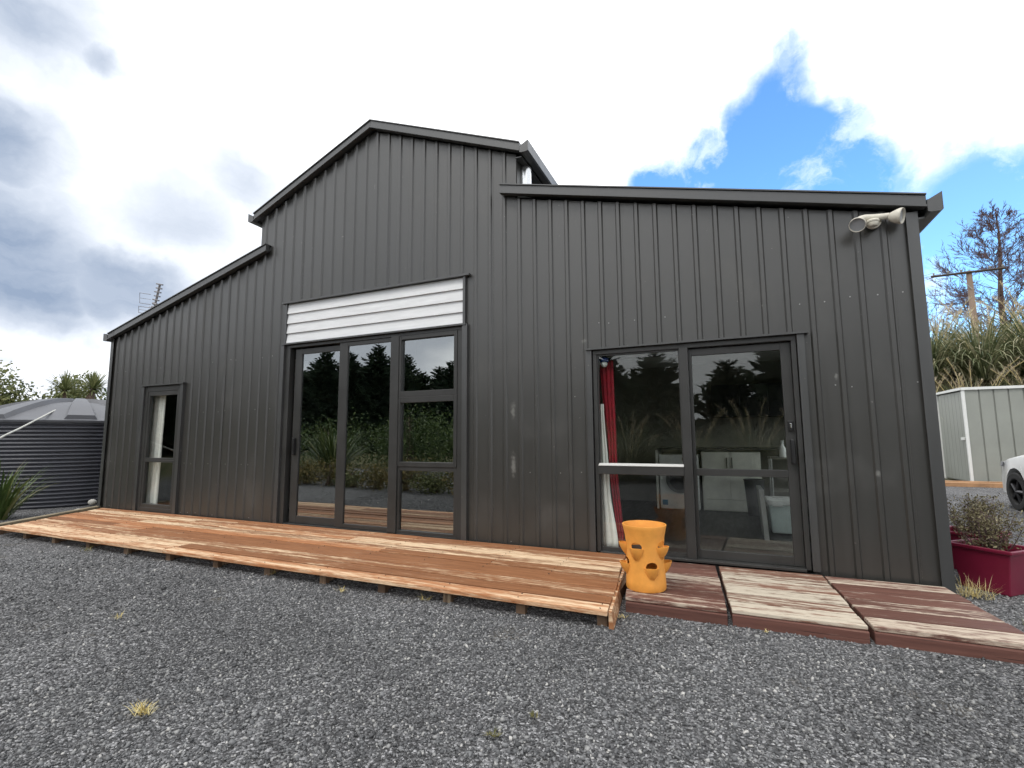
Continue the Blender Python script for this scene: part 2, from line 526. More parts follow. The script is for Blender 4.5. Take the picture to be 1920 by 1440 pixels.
# ground: fine crushed stone near the barn, rough grass and earth further away
def ground_mat():
    m, nt, out = new_mat('ground_gravel')
    pos = nd(nt, 'ShaderNodeNewGeometry').outputs['Position']
    v = nd(nt, 'ShaderNodeTexVoronoi', {'Vector': pos, 'Scale': 95.0, 'Randomness': 1.0})
    rp = nd(nt, 'ShaderNodeValToRGB', {0: nd(nt, 'ShaderNodeSeparateColor', {0: v.outputs['Color']}).outputs[0]})
    e = rp.color_ramp.elements
    for i, (p_, c) in enumerate([(0, .03), (1, .42)]):
        e[i].position, e[i].color = p_, (c, c, c * 1.02, 1)
    for p_, c in ((.5, .09), (.82, .19)):
        x = e.new(p_)
        x.color = (c, c, c * 1.03, 1)
    n = nd(nt, 'ShaderNodeTexNoise', {'Vector': pos, 'Scale': .6, 'Detail': 4.0}).outputs[0]
    k = remap(nt, n, .36, .62, .86, 1.12, True)
    c = mixc(nt, 1.0, rp.outputs[0], nd(nt, 'ShaderNodeCombineColor', {0: k, 1: k, 2: k}).outputs[0], 'MULTIPLY')
    # earthy stains
    n3 = nd(nt, 'ShaderNodeTexNoise', {'Vector': pos, 'Scale': 1.9, 'Detail': 6.0, 'Roughness': .6}).outputs[0]
    c = mixc(nt, remap(nt, n3, .60, .72, 0, .45, True), c, (.11, .095, .07))
    # rough grass beyond the yard
    d = nd(nt, 'ShaderNodeVectorMath', {0: pos, 1: (2.0, -1.0, 0)}, operation='DISTANCE').outputs['Value']
    n4 = nd(nt, 'ShaderNodeTexNoise', {'Vector': pos, 'Scale': .5, 'Detail': 6.0}).outputs[0]
    dd = math_(nt, 'ADD', d, math_(nt, 'MULTIPLY', math_(nt, 'SUBTRACT', n4, .5), 7.0))
    n5 = nd(nt, 'ShaderNodeTexNoise', {'Vector': pos, 'Scale': 14.0, 'Detail': 5.0}).outputs[0]
    grass = mixc(nt, n5, (.045, .055, .02), (.17, .15, .07))
    c = mixc(nt, remap(nt, dd, 14.5, 17.0, 0, 1, True), c, grass)
    p = principled(nt, out, Base_Color=c, Roughness=.85)
    p.inputs['Specular IOR Level'].default_value = .25
    b = nd(nt, 'ShaderNodeBump', {'Height': v.outputs['Distance'], 'Strength': .9, 'Distance': .012}, invert=True)
    nt.links.new(b.outputs[0], p.inputs['Normal'])


ground_mat()

# ------------------------------------------------------------------ ground and terrain
tag(MB().add([(-1500, -1500, G), (1500, -1500, G), (1500, 1500, G), (-1500, 1500, G)], [(0, 1, 2, 3)]).build('ground', 'ground_gravel'), kind='structure')


def hill(name, x0, x1, y0, y1, nx, ny, fz, mat):
    mb = MB()
    v = []
    for j in range(ny + 1):
        for i in range(nx + 1):
            x, y = x0 + (x1 - x0) * i / nx, y0 + (y1 - y0) * j / ny
            v.append((x, y, fz(x, y)))
    f = [(j * (nx + 1) + i, j * (nx + 1) + i + 1, (j + 1) * (nx + 1) + i + 1, (j + 1) * (nx + 1) + i) for j in range(ny) for i in range(nx)]
    mb.add(v, f)
    return tag(mb.build(name, mat, smooth=True), kind='structure')


def sst(a, b, x):
    t = min(1, max(0, (x - a) / (b - a)))
    return t * t * (3 - 2 * t)


def bank_z(x, y):
    return G - .15 + 3.7 * sst(13.4, 18.0, y + .15 * math.sin(x * .9)) * sst(7.5, 10.0, x) + .12 * math.sin(x * 1.3 + y) - 2.0 * sst(45, 60, y)


pm('bank_earth', (.10, .085, .045), .95, var=.5, vscale=2.5, bump=.6, bscale=12)
hill('bank', 7, 60, 13, 60, 60, 50, bank_z, 'bank_earth')
hill('far_hills', -900, -300, -200, 700, 40, 60,
     lambda x, y: G - 1 + 40 * sst(-300, -620, x) * (.75 + .25 * math.sin(y * .012) + .12 * math.sin(y * .031 + 1)), 'far_hill')

# ------------------------------------------------------------------ the barn
XL, XR, XU = -5.78, 5.80, 2.12
ZB = -.10
LEN = 9.0
barn = thing('barn_house', 'dark grey corrugated steel barn house with a raised central gable', 'house', (0, 0, G))


def top(x):
    if x < -XU:
        return 2.93 + .256 * (x + 5.8)
    if x > XU:
        return 3.98 - .2475 * (x - 1.95)
    return 5.36 - .41 * abs(x)


OPEN = [(-1.50, 1.435, -.1, 3.085), (2.97, 4.876, -.1, 2.06), (-4.71, -3.737, -.1, 2.04)]
PITCH = .19
OFFS = [(0, 0), (.118, 0), (.131, -.0165), (.161, -.0165), (.174, 0)]


def prof_y(x):
    u_ = (x - XL) % PITCH
    pts = OFFS + [(PITCH, 0)]
    for (a, ya), (b, yb) in zip(pts, pts[1:]):
        if a <= u_ <= b:
            return ya + (yb - ya) * (u_ - a) / (b - a)
    return 0


def cladding(x0, x1, ybase=0.0):
    xs = {round(x0, 4), round(x1, 4)}
    k0 = int((x0 - XL) / PITCH) - 1
    for k in range(k0, k0 + int((x1 - x0) / PITCH) + 4):
        for o_, _ in OFFS:
            x = round(XL + k * PITCH + o_, 4)
            if x0 < x < x1:
                xs.add(x)
    for a, b, _, _ in OPEN:
        for e in (a, b):
            if x0 < e < x1:
                xs.add(e)
    for e in (-XU, 0, XU):
        if x0 < e < x1:
            xs.add(e)
    xs = sorted(xs)
    mb = MB()
    for a, b in zip(xs, xs[1:]):
        if b - a < 1e-4:
            continue
        mid = (a + b) / 2
        op = [o_ for o_ in OPEN if o_[0] <= mid <= o_[1]]
        ya, yb = prof_y(a + 1e-6) + ybase, prof_y(b - 1e-6) + ybase
        ta, tb = top(a + 1e-5), top(b - 1e-5)
        segs = [((ZB, ZB), (ta, tb))] if not op else [((ZB, ZB), (op[0][2], op[0][2])), ((op[0][3], op[0][3]), (ta, tb))]
        for (za, zb), (zc, zd) in segs:
            if zc - za < .005:
                continue
            mb.add([(a, ya, za), (b, yb, zb), (b, yb, zd), (a, ya, zc)], [(0, 1, 2, 3)])
    return mb


nsheet = 16
for i in range(nsheet):
    a = XL + i * 4 * PITCH
    b = min(XR, XL + (i + 1) * 4 * PITCH)
    if b - a < .05:
        continue
    # a sheet laps over its neighbour: each second sheet stands a millimetre and a half proud
    cladding(a, b, -.0015 * (i % 2)).build('cladding_sheet', 'cladding', barn)
MB().box(XL - .012, XL + .07, -.036, -.0305, ZB - .01, 2.955).box(XL - .012, XL - .006, -.0305, .08, ZB - .01, 2.955).build('corner_flashing', 'flashing', barn)
MB().box(XR - .07, XR + .012, -.036, -.0305, ZB - .01, 3.03).box(XR + .006, XR + .012, -.0305, .08, ZB - .01, 3.03).build('corner_flashing', 'flashing', barn)
# side, rear and clerestory walls
MB().box(XL, XL + .05, .03, LEN, ZB, 2.93).build('side_wall', 'cladding', barn)
MB().box(XR - .05, XR, .03, 1.0, ZB, 3.02).box(XR - .05, XR, 3.6, LEN, ZB, 3.02).box(XR - .05, XR, 1.0, 3.6, ZB, .35).box(XR - .05, XR, 1.0, 3.6, 2.1, 3.02).build('side_wall', 'cladding', barn)
sw = bpy.data.objects.new('unseen_side_window', None)  # unseen window, inferred from the cool-lit chest, added and enlarged to light the kitchen
COL.objects.link(sw)
sw.parent = barn
MB().box(XR - .06, XR + .02, 1.0, 1.06, .35, 2.1).box(XR - .06, XR + .02, 3.54, 3.6, .35, 2.1).box(XR - .06, XR + .02, 1.06, 3.54, .35, .41).box(XR - .06, XR + .02, 1.06, 3.54, 2.04, 2.1).box(XR - .05, XR + .01, 2.28, 2.33, .41, 2.04).build('frame', 'aluminium', sw)
for a_, b_ in ((1.06, 2.28), (2.33, 3.54)):
    MB().box(XR - .02, XR - .014, a_, b_, .41, 2.04).build('pane', 'glass', sw)
MB().prism([(XL, ZB), (XR, ZB), (XR, 3.0), (XU, 3.9), (XU, 4.45), (0, 5.32), (-XU, 4.45), (-XU, 3.84), (XL, 2.9)], LEN, LEN + .05).build('rear_wall', 'cladding', barn)
MB().box(-XU + .002, -XU + .05, .03, LEN, 3.70, 4.46).build('clerestory_wall', 'cladding', barn)
MB().box(XU - .05, XU - .002, .03, LEN, 3.75, 4.46).build('clerestory_wall', 'cladding', barn)


def slab(xa, za, xb, zb, th, y0, y1):     # sloping slab, top surface from (xa,za) to (xb,zb)
    return MB().prism([(xa, za - th), (xb, zb - th), (xb, zb), (xa, za)], y0, y1)


# roofs with their barge flashings and gutters (top line of each barge measured)
def roof(xa, za, xb, zb, gut=None):
    o = slab(xa, za - .02, xb, zb - .02, .05, -.03, LEN + .1).build('roof', 'roofing', barn)
    bg_ = slab(xa, za, xb, zb, .105, -.095, -.034).build('barge_flashing', 'flashing', barn, bev=.004)
    # folded lower lip of the barge
    slab(xa, za - .085, xb, zb - .085, .016, -.103, -.0955).build('flashing_lip', 'flashing', barn)
    slab(xa, za + .012, xb, zb + .012, .012, -.11, .12).build('roof_cap', 'flashing', barn)


roof(-5.80, 3.036, -1.90, 4.036)
roof(1.945, 4.105, 5.86, 3.135)
roof(-2.20, 4.567, 0.0, 5.469)
roof(0.0, 5.4691, 2.20, 4.567)


def gutter(x0, x1, z0, z1, inner_left, y0=-.10):
    # open-topped channel running back along the eave with a high front lip
    t_ = .006
    hi, lo = (z1 + .03, z1 - .02)
    zl, zr = (lo, hi) if inner_left else (hi, lo)
    mb = MB()
    mb.prism([(x0, z0 + .01), (x0 + .02, z0), (x1 - .02, z0), (x1, z0 + .01), (x1, zr), (x1 - t_, zr), (x1 - t_, z0 + t_ + .01), (x0 + t_, z0 + t_ + .01), (x0 + t_, zl), (x0, zl)], y0, LEN + .1)
    mb.prism([(x0 + .0065, z0 + .017), (x1 - .0065, z0 + .017), (x1 - .0065, zr - .002), (x0 + .0065, zl - .002)], y0 + .001, y0 + .006)
    return mb.build('gutter', 'flashing', barn)


gutter(5.862, 5.965, 2.985, 3.115, True)
gutter(-5.92, -5.802, 2.915, 3.02, False)
gutter(2.202, 2.31, 4.44, 4.545, True)
gutter(-2.31, -2.202, 4.45, 4.555, False)
MB().box(5.80, 5.861, -.03, LEN, 2.96, 2.975).build('soffit', 'flashing', barn)
MB().box(2.122, 2.2015, -.03, LEN, 4.425, 4.438).build('soffit', 'flashing', barn)

# floor, ceiling and partitions inside
MB().box(XL + .051, XR - .051, .075, LEN - .01, -.095, -.004).build('floor', 'interior_floor', barn)
MB().box(2.0, 2.08, .09, LEN - .01, -.003, 2.5).build('partition', 'lining', barn)
MB().box(-2.5, -2.42, .09, LEN - .01, -.003, 2.5).build('partition', 'plaster', barn)
MB().box(2.082, XR - .052, 4.2, 4.28, -.003, 2.5).build('partition', 'lining', barn)
MB().box(XL + .052, -2.502, 3.2, 3.28, -.003, 2.5).build('partition', 'plaster', barn)
MB().box(2.082, XR - .052, .09, 4.199, 2.42, 2.5).build('ceiling', 'plaster', barn)
MB().box(XL + .052, -2.502, .09, 3.199, 2.42, 2.5).build('ceiling', 'plaster', barn)
MB().box(-2.419, 1.999, 4.5, 4.58, -.003, 3.6).build('partition', 'lining', barn)
# inner lining behind the front sheets beside the openings
for a, b, z0, z1 in ((2.082, 2.90, 0, 2.41), (4.93, XR - .053, 0, 2.41), (2.90, 4.93, 2.14, 2.41), (-2.1, -1.58, 0, 3.7), (1.52, 1.998, 0, 3.7),
                     (-1.58, 1.52, 3.2, 3.7), (XL + .053, -5.05, 0, 2.41), (-3.66, -2.503, 0, 2.41), (-5.05, -3.66, 2.1, 2.41)):
    MB().box(a, b, .05, .085, z0, z1).build('lining_board', 'plaster', barn)


# ---- windows and doors
def pane(parent, x0, x1, z0, z1, y, mat='glass_dark'):
    return MB().box(x0 - .004, x1 + .004, y, y + .006, z0 - .004, z1 + .004).build('pane', mat, parent)


def opening(name):
    o = bpy.data.objects.new(name, None)
    o.empty_display_size = .1
    COL.objects.link(o)
    o.parent = barn
    return o


def flash_frame(par, x0, x1, z0, z1, side=.055, head=.06, over=.06):
    # folded jamb flashings standing in front of the ribs, head flashing a little longer than the opening
    MB().box(x0 - side + .03, x0 + .012, -.044, .035, z0, z1).build('jamb_flashing', 'flashing', par)
    MB().box(x1 - .012, x1 + side - .03, -.044, .035, z0, z1).build('jamb_flashing', 'flashing', par)


# tall door and window unit under the gable
w = opening('glazed_door_unit')
flash_frame(w, -1.50, 1.435, -.03, 2.50, .085)
MB().prism([(-1.552, 3.088), (1.52, 3.088), (1.52, 3.112), (-1.552, 3.112)], -.062, .03).build('head_flashing', 'flashing', w)
MB().box(-1.545, 1.47, -.055, .03, 2.486, 2.507).build('panel_flashing', 'flashing', w)
MB().box(-1.488, 1.423, -.012, .08, 2.44, 2.4855).box(-1.488, -1.40, -.012, .08, -.02, 2.44).box(1.345, 1.423, -.012, .08, -.02, 2.44).box(-1.40, 1.345, -.012, .08, -.028, .004).build('frame', 'aluminium', w, bev=.003)
MB().box(.375, .50, -.030, .08, .0045, 2.4395).build('mullion', 'aluminium', w, bev=.003)
leaf = bpy.data.objects.new('sliding_leaf', None)
COL.objects.link(leaf)
leaf.parent = w
MB().frame(-1.345, -.40, .008, 2.42, .038, .075, .125, .085, .095, .075).build('leaf_frame', 'aluminium', leaf, bev=.003)
pane(leaf, -1.217, -.487, .105, 2.343, .055)
MB().box(-1.30, -1.265, -.012, .036, .93, 1.16).build('handle', 'black_plastic', leaf, bev=.006)
leaf = bpy.data.objects.new('fixed_leaf', None)
COL.objects.link(leaf)
leaf.parent = w
MB().frame(-.49, .374, .008, 2.435, -.005, .033, .14, .012, .05, .05).build('leaf_frame', 'aluminium', leaf, bev=.003)
pane(leaf, -.348, .36, .06, 2.383, .012)
for i, (z0, z1) in enumerate(((1.66, 2.438), (.805, 1.659), (.0045, .804))):
    lf = bpy.data.objects.new('window_light', None)
    COL.objects.link(lf)
    lf.parent = w
    t_, b_ = (.05, .07) if i == 0 else ((.07, .055) if i == 1 else (.05, .035))
    MB().frame(.501, 1.344, z0, z1, -.02 if i < 2 else -.008, .06, .03, .045, b_, t_).build('sash_frame', 'aluminium', lf, bev=.003)
    pane(lf, .531, 1.299, z0 + b_, z1 - t_, .02)
# white weatherboards over the unit
for k in range(4):
    z0 = 2.509 + k * .1435
    MB().add([(-1.47, -.030, z0), (1.428, -.030, z0), (1.428, -.008, z0 + .1434), (-1.47, -.008, z0 + .1434),
              (-1.47, -.006, z0), (1.428, -.006, z0), (1.428, .0, z0 + .1434), (-1.47, .0, z0 + .1434)],
             [(0, 1, 2, 3), (4, 7, 6, 5), (0, 4, 5, 1), (3, 2, 6, 7), (0, 3, 7, 4), (1, 5, 6, 2)]).build('weatherboard', 'white_board', w)
MB().box(-1.50, -1.471, -.04, .02, 2.5075, 3.0875).build('trim', 'flashing', w)
MB().box(1.4285, 1.46, -.04, .02, 2.5075, 3.0875).build('trim', 'flashing', w)

# right-hand ranch slider
w = opening('sliding_door')
flash_frame(w, 2.97, 4.876, 0.0, 2.06, .075)
MB().box(2.925, 4.955, -.068, .03, 2.0605, 2.078).build('head_flashing', 'flashing', w)
MB().box(2.99, 4.857, -.02, .08, 2.012, 2.06).box(2.99, 3.03, -.02, .08, .0, 2.012).box(4.817, 4.857, -.02, .08, .0, 2.012).box(3.03, 4.817, -.055, .08, -.012, .012).build('frame', 'aluminium', w, bev=.003)
MB().box(3.855, 3.935, -.035, .08, .0125, 2.0115).build('mullion', 'aluminium', w, bev=.003)
MB().box(3.0305, 3.8545, -.045, .05, .775, .86).build('transom', 'aluminium', w, bev=.004)
MB().hexa([(3.0305, -.052, .8605), (3.8545, -.052, .8605), (3.8545, -.001, .8605), (3.0305, -.001, .8605)], [(3.0305, -.052, .866), (3.8545, -.052, .866), (3.8545, -.001, .885), (3.0305, -.001, .885)]).build('transom_glint', 'sky_glint', w)  # bright top face of the transom: sky reflection put into its colour
MB().frame(3.0305, 3.8545, .013, 2.011, .0, .05, .012, .012, .035, .014).build('light_frame', 'aluminium', w)
pane(w, 3.0425, 3.8425, .861, 1.997, .02, 'glass')
pane(w, 3.0425, 3.8425, .048, .774, .02, 'glass')
leaf = bpy.data.objects.new('sliding_leaf', None)
COL.objects.link(leaf)
leaf.parent = w
MB().frame(3.9355, 4.815, .014, 2.005, .03, .07, .03, .082, .078, .066).build('leaf_frame', 'aluminium', leaf, bev=.003)
MB().box(3.9656, 4.7329, .026, .066, .779, .845).build('mid_rail', 'aluminium', leaf, bev=.003)
pane(leaf, 3.9655, 4.733, .846, 1.939, .046, 'glass')
pane(leaf, 3.9655, 4.733, .092, .778, .046, 'glass')
MB().box(4.762, 4.792, -.024, .029, .90, 1.12).build('handle', 'black_plastic', leaf, bev=.008)
lk = MB().box(4.755, 4.797, .012, .029, 1.195, 1.285).build('lock_plate', 'black_plastic', leaf, bev=.004)
MB().box(4.769, 4.783, .004, .0118, 1.22, 1.262).build('latch', 'chrome', leaf, bev=.003)

# small window at the left
w = opening('window')
flash_frame(w, -4.71, -3.737, -.02, 2.04, .09)
MB().box(-4.77, -3.655, -.064, .03, 2.0405, 2.062).build('head_flashing', 'flashing', w)
MB().frame(-4.697, -3.75, -.018, 2.04, -.02, .07, .07, .07, .075, .09).build('frame', 'aluminium', w, bev=.004)
for z0, z1 in ((.82, 1.949), (.058, .819)):
    lf = bpy.data.objects.new('window_light', None)
    COL.objects.link(lf)
    lf.parent = w
    MB().frame(-4.626, -3.821, z0, z1, -.012, .05, .05, .04, .055 if z0 < .5 else .035, .07 if z0 > .5 else .035).build('sash_frame', 'aluminium', lf, bev=.003)
    pane(lf, -4.576, -3.861, z0 + (.055 if z0 < .5 else .035), z1 - (.07 if z0 > .5 else .035), .015, 'glass')

for a_, b_ in ((-1.52, 1.455), (2.95, 4.896), (-4.73, -3.717)):
    MB().box(a_, b_, -.02, .07, -.1, -.03).build('sill_flashing', 'flashing', barn)

# fixing screws on the sheets
mb = MB()
for zrow in (.03, .78, 1.58, 2.35):
    for k in range(62):
        x = XL + k * PITCH + random.choice((.02, .06, .095)) + random.uniform(-.01, .01)
        z = zrow + random.uniform(-.012, .012)
        if not (XL + .05 < x < XR - .05) or any(a - .06 < x < b + .06 and c - .1 < z < d + .08 for a, b, c, d in OPEN) or random.random() < .6 or z > top(x) - .2:
            continue
        mb.tube([(x, -.0055, z), (x, .004, z)], .006, 6)
tag(mb.build('fixing_screws', 'screw', barn), kind='stuff')

# flue pipe beside the raised gable
fl = thing('flue_pipe', 'shiny stainless flue pipe beside the raised gable wall', 'flue', (2.35, .55, 3.95))
FQ = on_y(984, 345, .22)
MB().tube([(FQ.x, .22, 3.88), (FQ.x, .22, 4.42)], .085, 24).build('pipe', 'stainless', fl, smooth=40)
MB().lathe([(.20, -.02), (.17, .05), (.10, .13), (.088, .16)], 24, (FQ.x, .22, 3.97)).build('roof_boot', 'white_paint', fl, smooth=True)

# ------------------------------------------------------------------ decks
deck = thing('timber_deck', 'long low deck of orange-brown worn boards along the barn front', 'deck', (-1, -.8, G))
ROWS, BW, GAP = 10, .1435, .0215
Y_FRONT = -1.662
JOISTS = [-4.9, -4.2, -3.5, -2.75, -2.0, -1.25, -.5, .22, .91, 1.55, 2.18, 2.80, 3.40]
rd = random.Random(3)
for j in range(ROWS):
    y0 = Y_FRONT + j * (BW + GAP)
    y1 = min(y0 + BW, -.052)
    xl0, xl1 = -5.62 + .52 * -y0, -5.62 + .52 * -y1
    xr0, xr1 = 3.275 - .115 * y0, 3.275 - .115 * y1
    cuts = sorted(rd.sample(JOISTS[2:-2], 2 if j % 3 else 1))
    ed = [None] + cuts + [None]
    for a, b in zip(ed, ed[1:]):
        dz = rd.uniform(-.004, .003)
        e0, e1 = rd.uniform(-.012, .012), rd.uniform(-.012, .012)
        A = (xl0 + e0, xl1 + e0) if a is None else (a + .002, a + .002)
        B = (xr0 + e1, xr1 + e1) if b is None else (b - .002, b - .002)
        w0, w1 = rd.uniform(-.002, .002), rd.uniform(-.002, .002)
        t0, t1 = dz + rd.uniform(-.003, .003), dz + rd.uniform(-.003, .003)
        MB().hexa([(A[0], y0 + w0, -.036), (B[0], y0 + w1, -.036), (B[1], y1, -.036), (A[1], y1, -.036)],
                  [(A[0], y0 + w0, t0), (B[0], y0 + w1, t1), (B[1], y1, t1), (A[1], y1, t0)]).build('plank', 'deck_wood', deck, bev=.005, centre=True)
for x in JOISTS:
    MB().box(x - .024, x + .024, Y_FRONT + .101, -.07, -.112, -.040).build('joist', 'post_wood', deck, centre=True)
    MB().box(x - .035 + .01, x + .045, Y_FRONT + .055, Y_FRONT + .10, G - .02, -.041).build('support_post', 'post_wood', deck, centre=True)
MB().hexa([(3.462, Y_FRONT + .02, G - .02), (3.50, Y_FRONT + .02, G - .02), (3.335, -.15, G - .02), (3.297, -.15, G - .02)],
          [(3.462, Y_FRONT + .02, -.012), (3.482, Y_FRONT + .02, -.012), (3.317, -.15, -.012), (3.297, -.15, -.012)]).build('end_board', 'deck_wood', deck, centre=True)
mb = MB()
for j in range(ROWS):
    for x in JOISTS:
        for dy in (.035, .12):
            mb.tube([(x + rd.uniform(-.01, .01), Y_FRONT + j * (BW + GAP) + dy, -.004), (x, Y_FRONT + j * (BW + GAP) + dy, .0045)], .0035, 5)
tag(mb.build('nail_heads', 'dark_wood', deck), kind='stuff')


def platform(label, fl_, fr_, bl_, br_, yf, yb, mat, dz=0.0, n=6):
    t = thing('timber_platform', label, 'platform', ((fl_ + fr_) / 2, (yf + yb) / 2, G), 0, 'low timber platforms in front of the sliding door')
    bw = (yb - yf) / n
    zt = -.018 + dz
    for j in range(n):
        a, b = j / n, (j + 1) / n - .016 / (yb - yf)
        y0, y1 = yf + (yb - yf) * a, yf + (yb - yf) * b
        L = lambda s_: fl_ + (bl_ - fl_) * s_
        Q = lambda s_: fr_ + (br_ - fr_) * s_
        e0, e1 = rd.uniform(-.004, .004), rd.uniform(-.006, .006)
        t0, t1 = zt + rd.uniform(-.005, .003), zt + rd.uniform(-.005, .003)
        MB().hexa([(L(a) + e0, y0, zt - .03), (Q(a) + e1, y0, zt - .03), (Q(b) + e1, y1, zt - .03), (L(b) + e0, y1, zt - .03)],
                  [(L(a) + e0, y0, t0), (Q(a) + e1, y0, t1), (Q(b) + e1, y1, t1), (L(b) + e0, y1, t0)]).build('plank', mat, t, bev=.005, centre=True)
    zb = G - .01
    zs = zt - .033
    MB().hexa([(fl_, yf - .022, zb), (fr_, yf - .022, zb), (fr_, yf + .015, zb), (fl_, yf + .015, zb)],
              [(fl_, yf - .022, zs), (fr_, yf - .022, zs), (fr_, yf + .015, zs), (fl_, yf + .015, zs)]).build('skirt_board', 'platform_skirt', t, bev=.005, centre=True)
    for (xf, xb, s_) in ((fl_ + .002, bl_ + .002, 1), (fr_ - .032, br_ - .032, -1)):
        MB().hexa([(xf, yf + .016, zb), (xf + .03, yf + .016, zb), (xb + .03, yb - .02, zb), (xb, yb - .02, zb)],
                  [(xf, yf + .016, zs), (xf + .03, yf + .016, zs), (xb + .03, yb - .02, zs), (xb, yb - .02, zs)]).build('side_board', 'platform_skirt', t, centre=True)
    return t


platform('dark brown timber platform under the orange strawberry pot', 3.505, 4.188, 3.325, 4.095, -1.255, -.06, 'platform_wood')
platform('middle timber platform with its brown stain worn almost to bare wood', 4.218, 4.985, 4.118, 4.915, -1.245, -.06, 'platform_worn', .002)
platform('rightmost timber platform with pale stripes, beside the maroon planters', 5.015, 5.82, 4.938, 5.73, -1.225, -.06, 'platform_wood', -.002)

# sleeper edging by the tank
tag(MB().hexa([(-4.96, -2.05, G - .01), (-4.86, -2.01, G - .01), (-5.87, .28, G - .01), (-5.97, .24, G - .01)],
              [(-4.96, -2.05, -.012), (-4.86, -2.01, -.012), (-5.87, .28, .02), (-5.97, .24, .02)]).build('timber_sleeper', 'timber_grey', bev=.01),
    'grey timber sleeper edging the left end of the deck', 'sleeper')

# ------------------------------------------------------------------ strawberry pot
def strawberry_pot(loc):
    t = thing('strawberry_pot', 'tall orange strawberry pot with open side pockets on the brown platform', 'pot', loc)
    prof = [(.146, 0), (.152, .01), (.151, .06), (.146, .16), (.143, .26), (.144, .33), (.151, .40), (.163, .455), (.169, .478), (.168, .484), (.160, .484),
            (.156, .465), (.146, .40), (.139, .33), (.138, .2), (.138, .03)]
    mb = MB().lathe(prof, 56)
    n = 56
    mb.f.append(tuple(range(n - 1, -1, -1)))
    mb.f.append(tuple((len(prof) - 1) * n + k for k in range(n)))
    body = mb.build('body', 'orange_plastic', t, smooth=35, world=False)
    cut = MB()
    pockets = [(-108, .325), (-22, .335), (186, .335), (90, .33), (-62, .185), (-155, .20), (15, .205), (105, .19)]
    for ang, z in pockets:
        a = R(ang)
        ax, ay = math.cos(a), math.sin(a)
        # arch-shaped hole
        bm = bmesh.new()
        bmesh.ops.create_uvsphere(bm, u_segments=16, v_segments=10, radius=1.0)
        vv = []
        for v in bm.verts:
            lx, ly, lz = v.co.x * .06, v.co.y * .046, v.co.z * .034
            vv.append((ax * (.145 + lx) - ay * ly, ay * (.145 + lx) + ax * ly, z + lz + .002))
        cut.add(vv, [tuple(q.index for q in f.verts) for f in bm.faces])
        bm.free()
    cm = bpy.data.meshes.new('cutter')
    cm.from_pydata(cut.v, [], cut.f)
    co = bpy.data.objects.new('cutter', cm)
    COL.objects.link(co)
    co.location = loc
    md = body.modifiers.new('holes', 'BOOLEAN')
    md.object = co
    md.operation = 'DIFFERENCE'
    md.solver = 'EXACT'
    bpy.context.view_layer.update()
    dg = bpy.context.evaluated_depsgraph_get()
    me = bpy.data.meshes.new_from_object(body.evaluated_get(dg))
    body.modifiers.clear()
    body.data = me
    bpy.data.objects.remove(co)
    for ang, z in pockets:
        a = R(ang)
        ax, ay = math.cos(a), math.sin(a)
        mb = MB()
        K = 15
        rows = []
        # outer shell: lip circle at the hole, tapering down to a point on the body; then the inner shell
        for inn in (0, 1):
            for s_ in range(9):
                u_ = s_ / 8
                w_ = (1 - u_ ** 1.5) ** .8
                row = []
                for k in range(K):
                    th = math.pi * k / (K - 1)
                    hw = (.054 - .006 * inn) * w_ + .003
                    out = ((.056 - .006 * inn) * w_ + .001) * math.sin(th)
                    ly = math.cos(th) * hw
                    lx = math.sqrt(max(1e-6, .148 ** 2 - ly * ly)) - .004 + out
                    zz = z - .012 + .014 * math.sin(th) - u_ * .095 + .004 * abs(math.cos(th)) * (1 - u_)
                    row.append((ax * lx - ay * ly, ay * lx + ax * ly, zz))
                rows.append(row)
        v = [q for r_ in rows for q in r_]
        f = []
        for inn in (0, 1):
            o_ = inn * 9 * K
            for s_ in range(8):
                for k in range(K - 1):
                    q = (o_ + s_ * K + k, o_ + s_ * K + k + 1, o_ + (s_ + 1) * K + k + 1, o_ + (s_ + 1) * K + k)
                    f.append(q if inn else q[::-1])
        for k in range(K - 1):
            f.append((k, k + 1, 9 * K + k + 1, 9 * K + k))
        mb.add(v, f)
        mb.build('pocket', 'orange_plastic', t, smooth=50, world=False)
    MB().lathe([(.0001, .0), (.08, .004), (.1365, -.004)], 32, (0, 0, .30)).build('soil', 'soil', t, world=False, smooth=True)
    return t


strawberry_pot((3.612, -.985, -.016))

# ------------------------------------------------------------------ things inside
def curtain(name, label, x_top, x_mid, x_bot, z0, z1, y, mat, folds=5, amp=.02):
    mb = MB()
    nz, nx = 18, 26
    v = []
    for i in range(nz + 1):
        s_ = i / nz
        z = z1 + (z0 - z1) * s_
        if s_ < .55:
            q = s_ / .55
            a, b = (x_top[k] + (x_mid[k] - x_top[k]) * sst(0, 1, q) for k in (0, 1))
        else:
            q = (s_ - .55) / .45
            a, b = (x_mid[k] + (x_bot[k] - x_mid[k]) * sst(0, 1, q) for k in (0, 1))
        for k in range(nx + 1):
            u_ = k / nx
            v.append((a + (b - a) * u_, y + amp * math.sin(u_ * folds * 2 * math.pi + s_ * 1.2) * (.6 + .4 * s_), z))
    f = [(i * (nx + 1) + k, i * (nx + 1) + k + 1, (i + 1) * (nx + 1) + k + 1, (i + 1) * (nx + 1) + k) for i in range(nz) for k in range(nx)]
    mb.add(v, f)
    o = mb.build(name, mat, smooth=True)
    s = o.modifiers.new('thickness', 'SOLIDIFY')
    s.thickness = .004
    return tag(o, label, 'curtain')


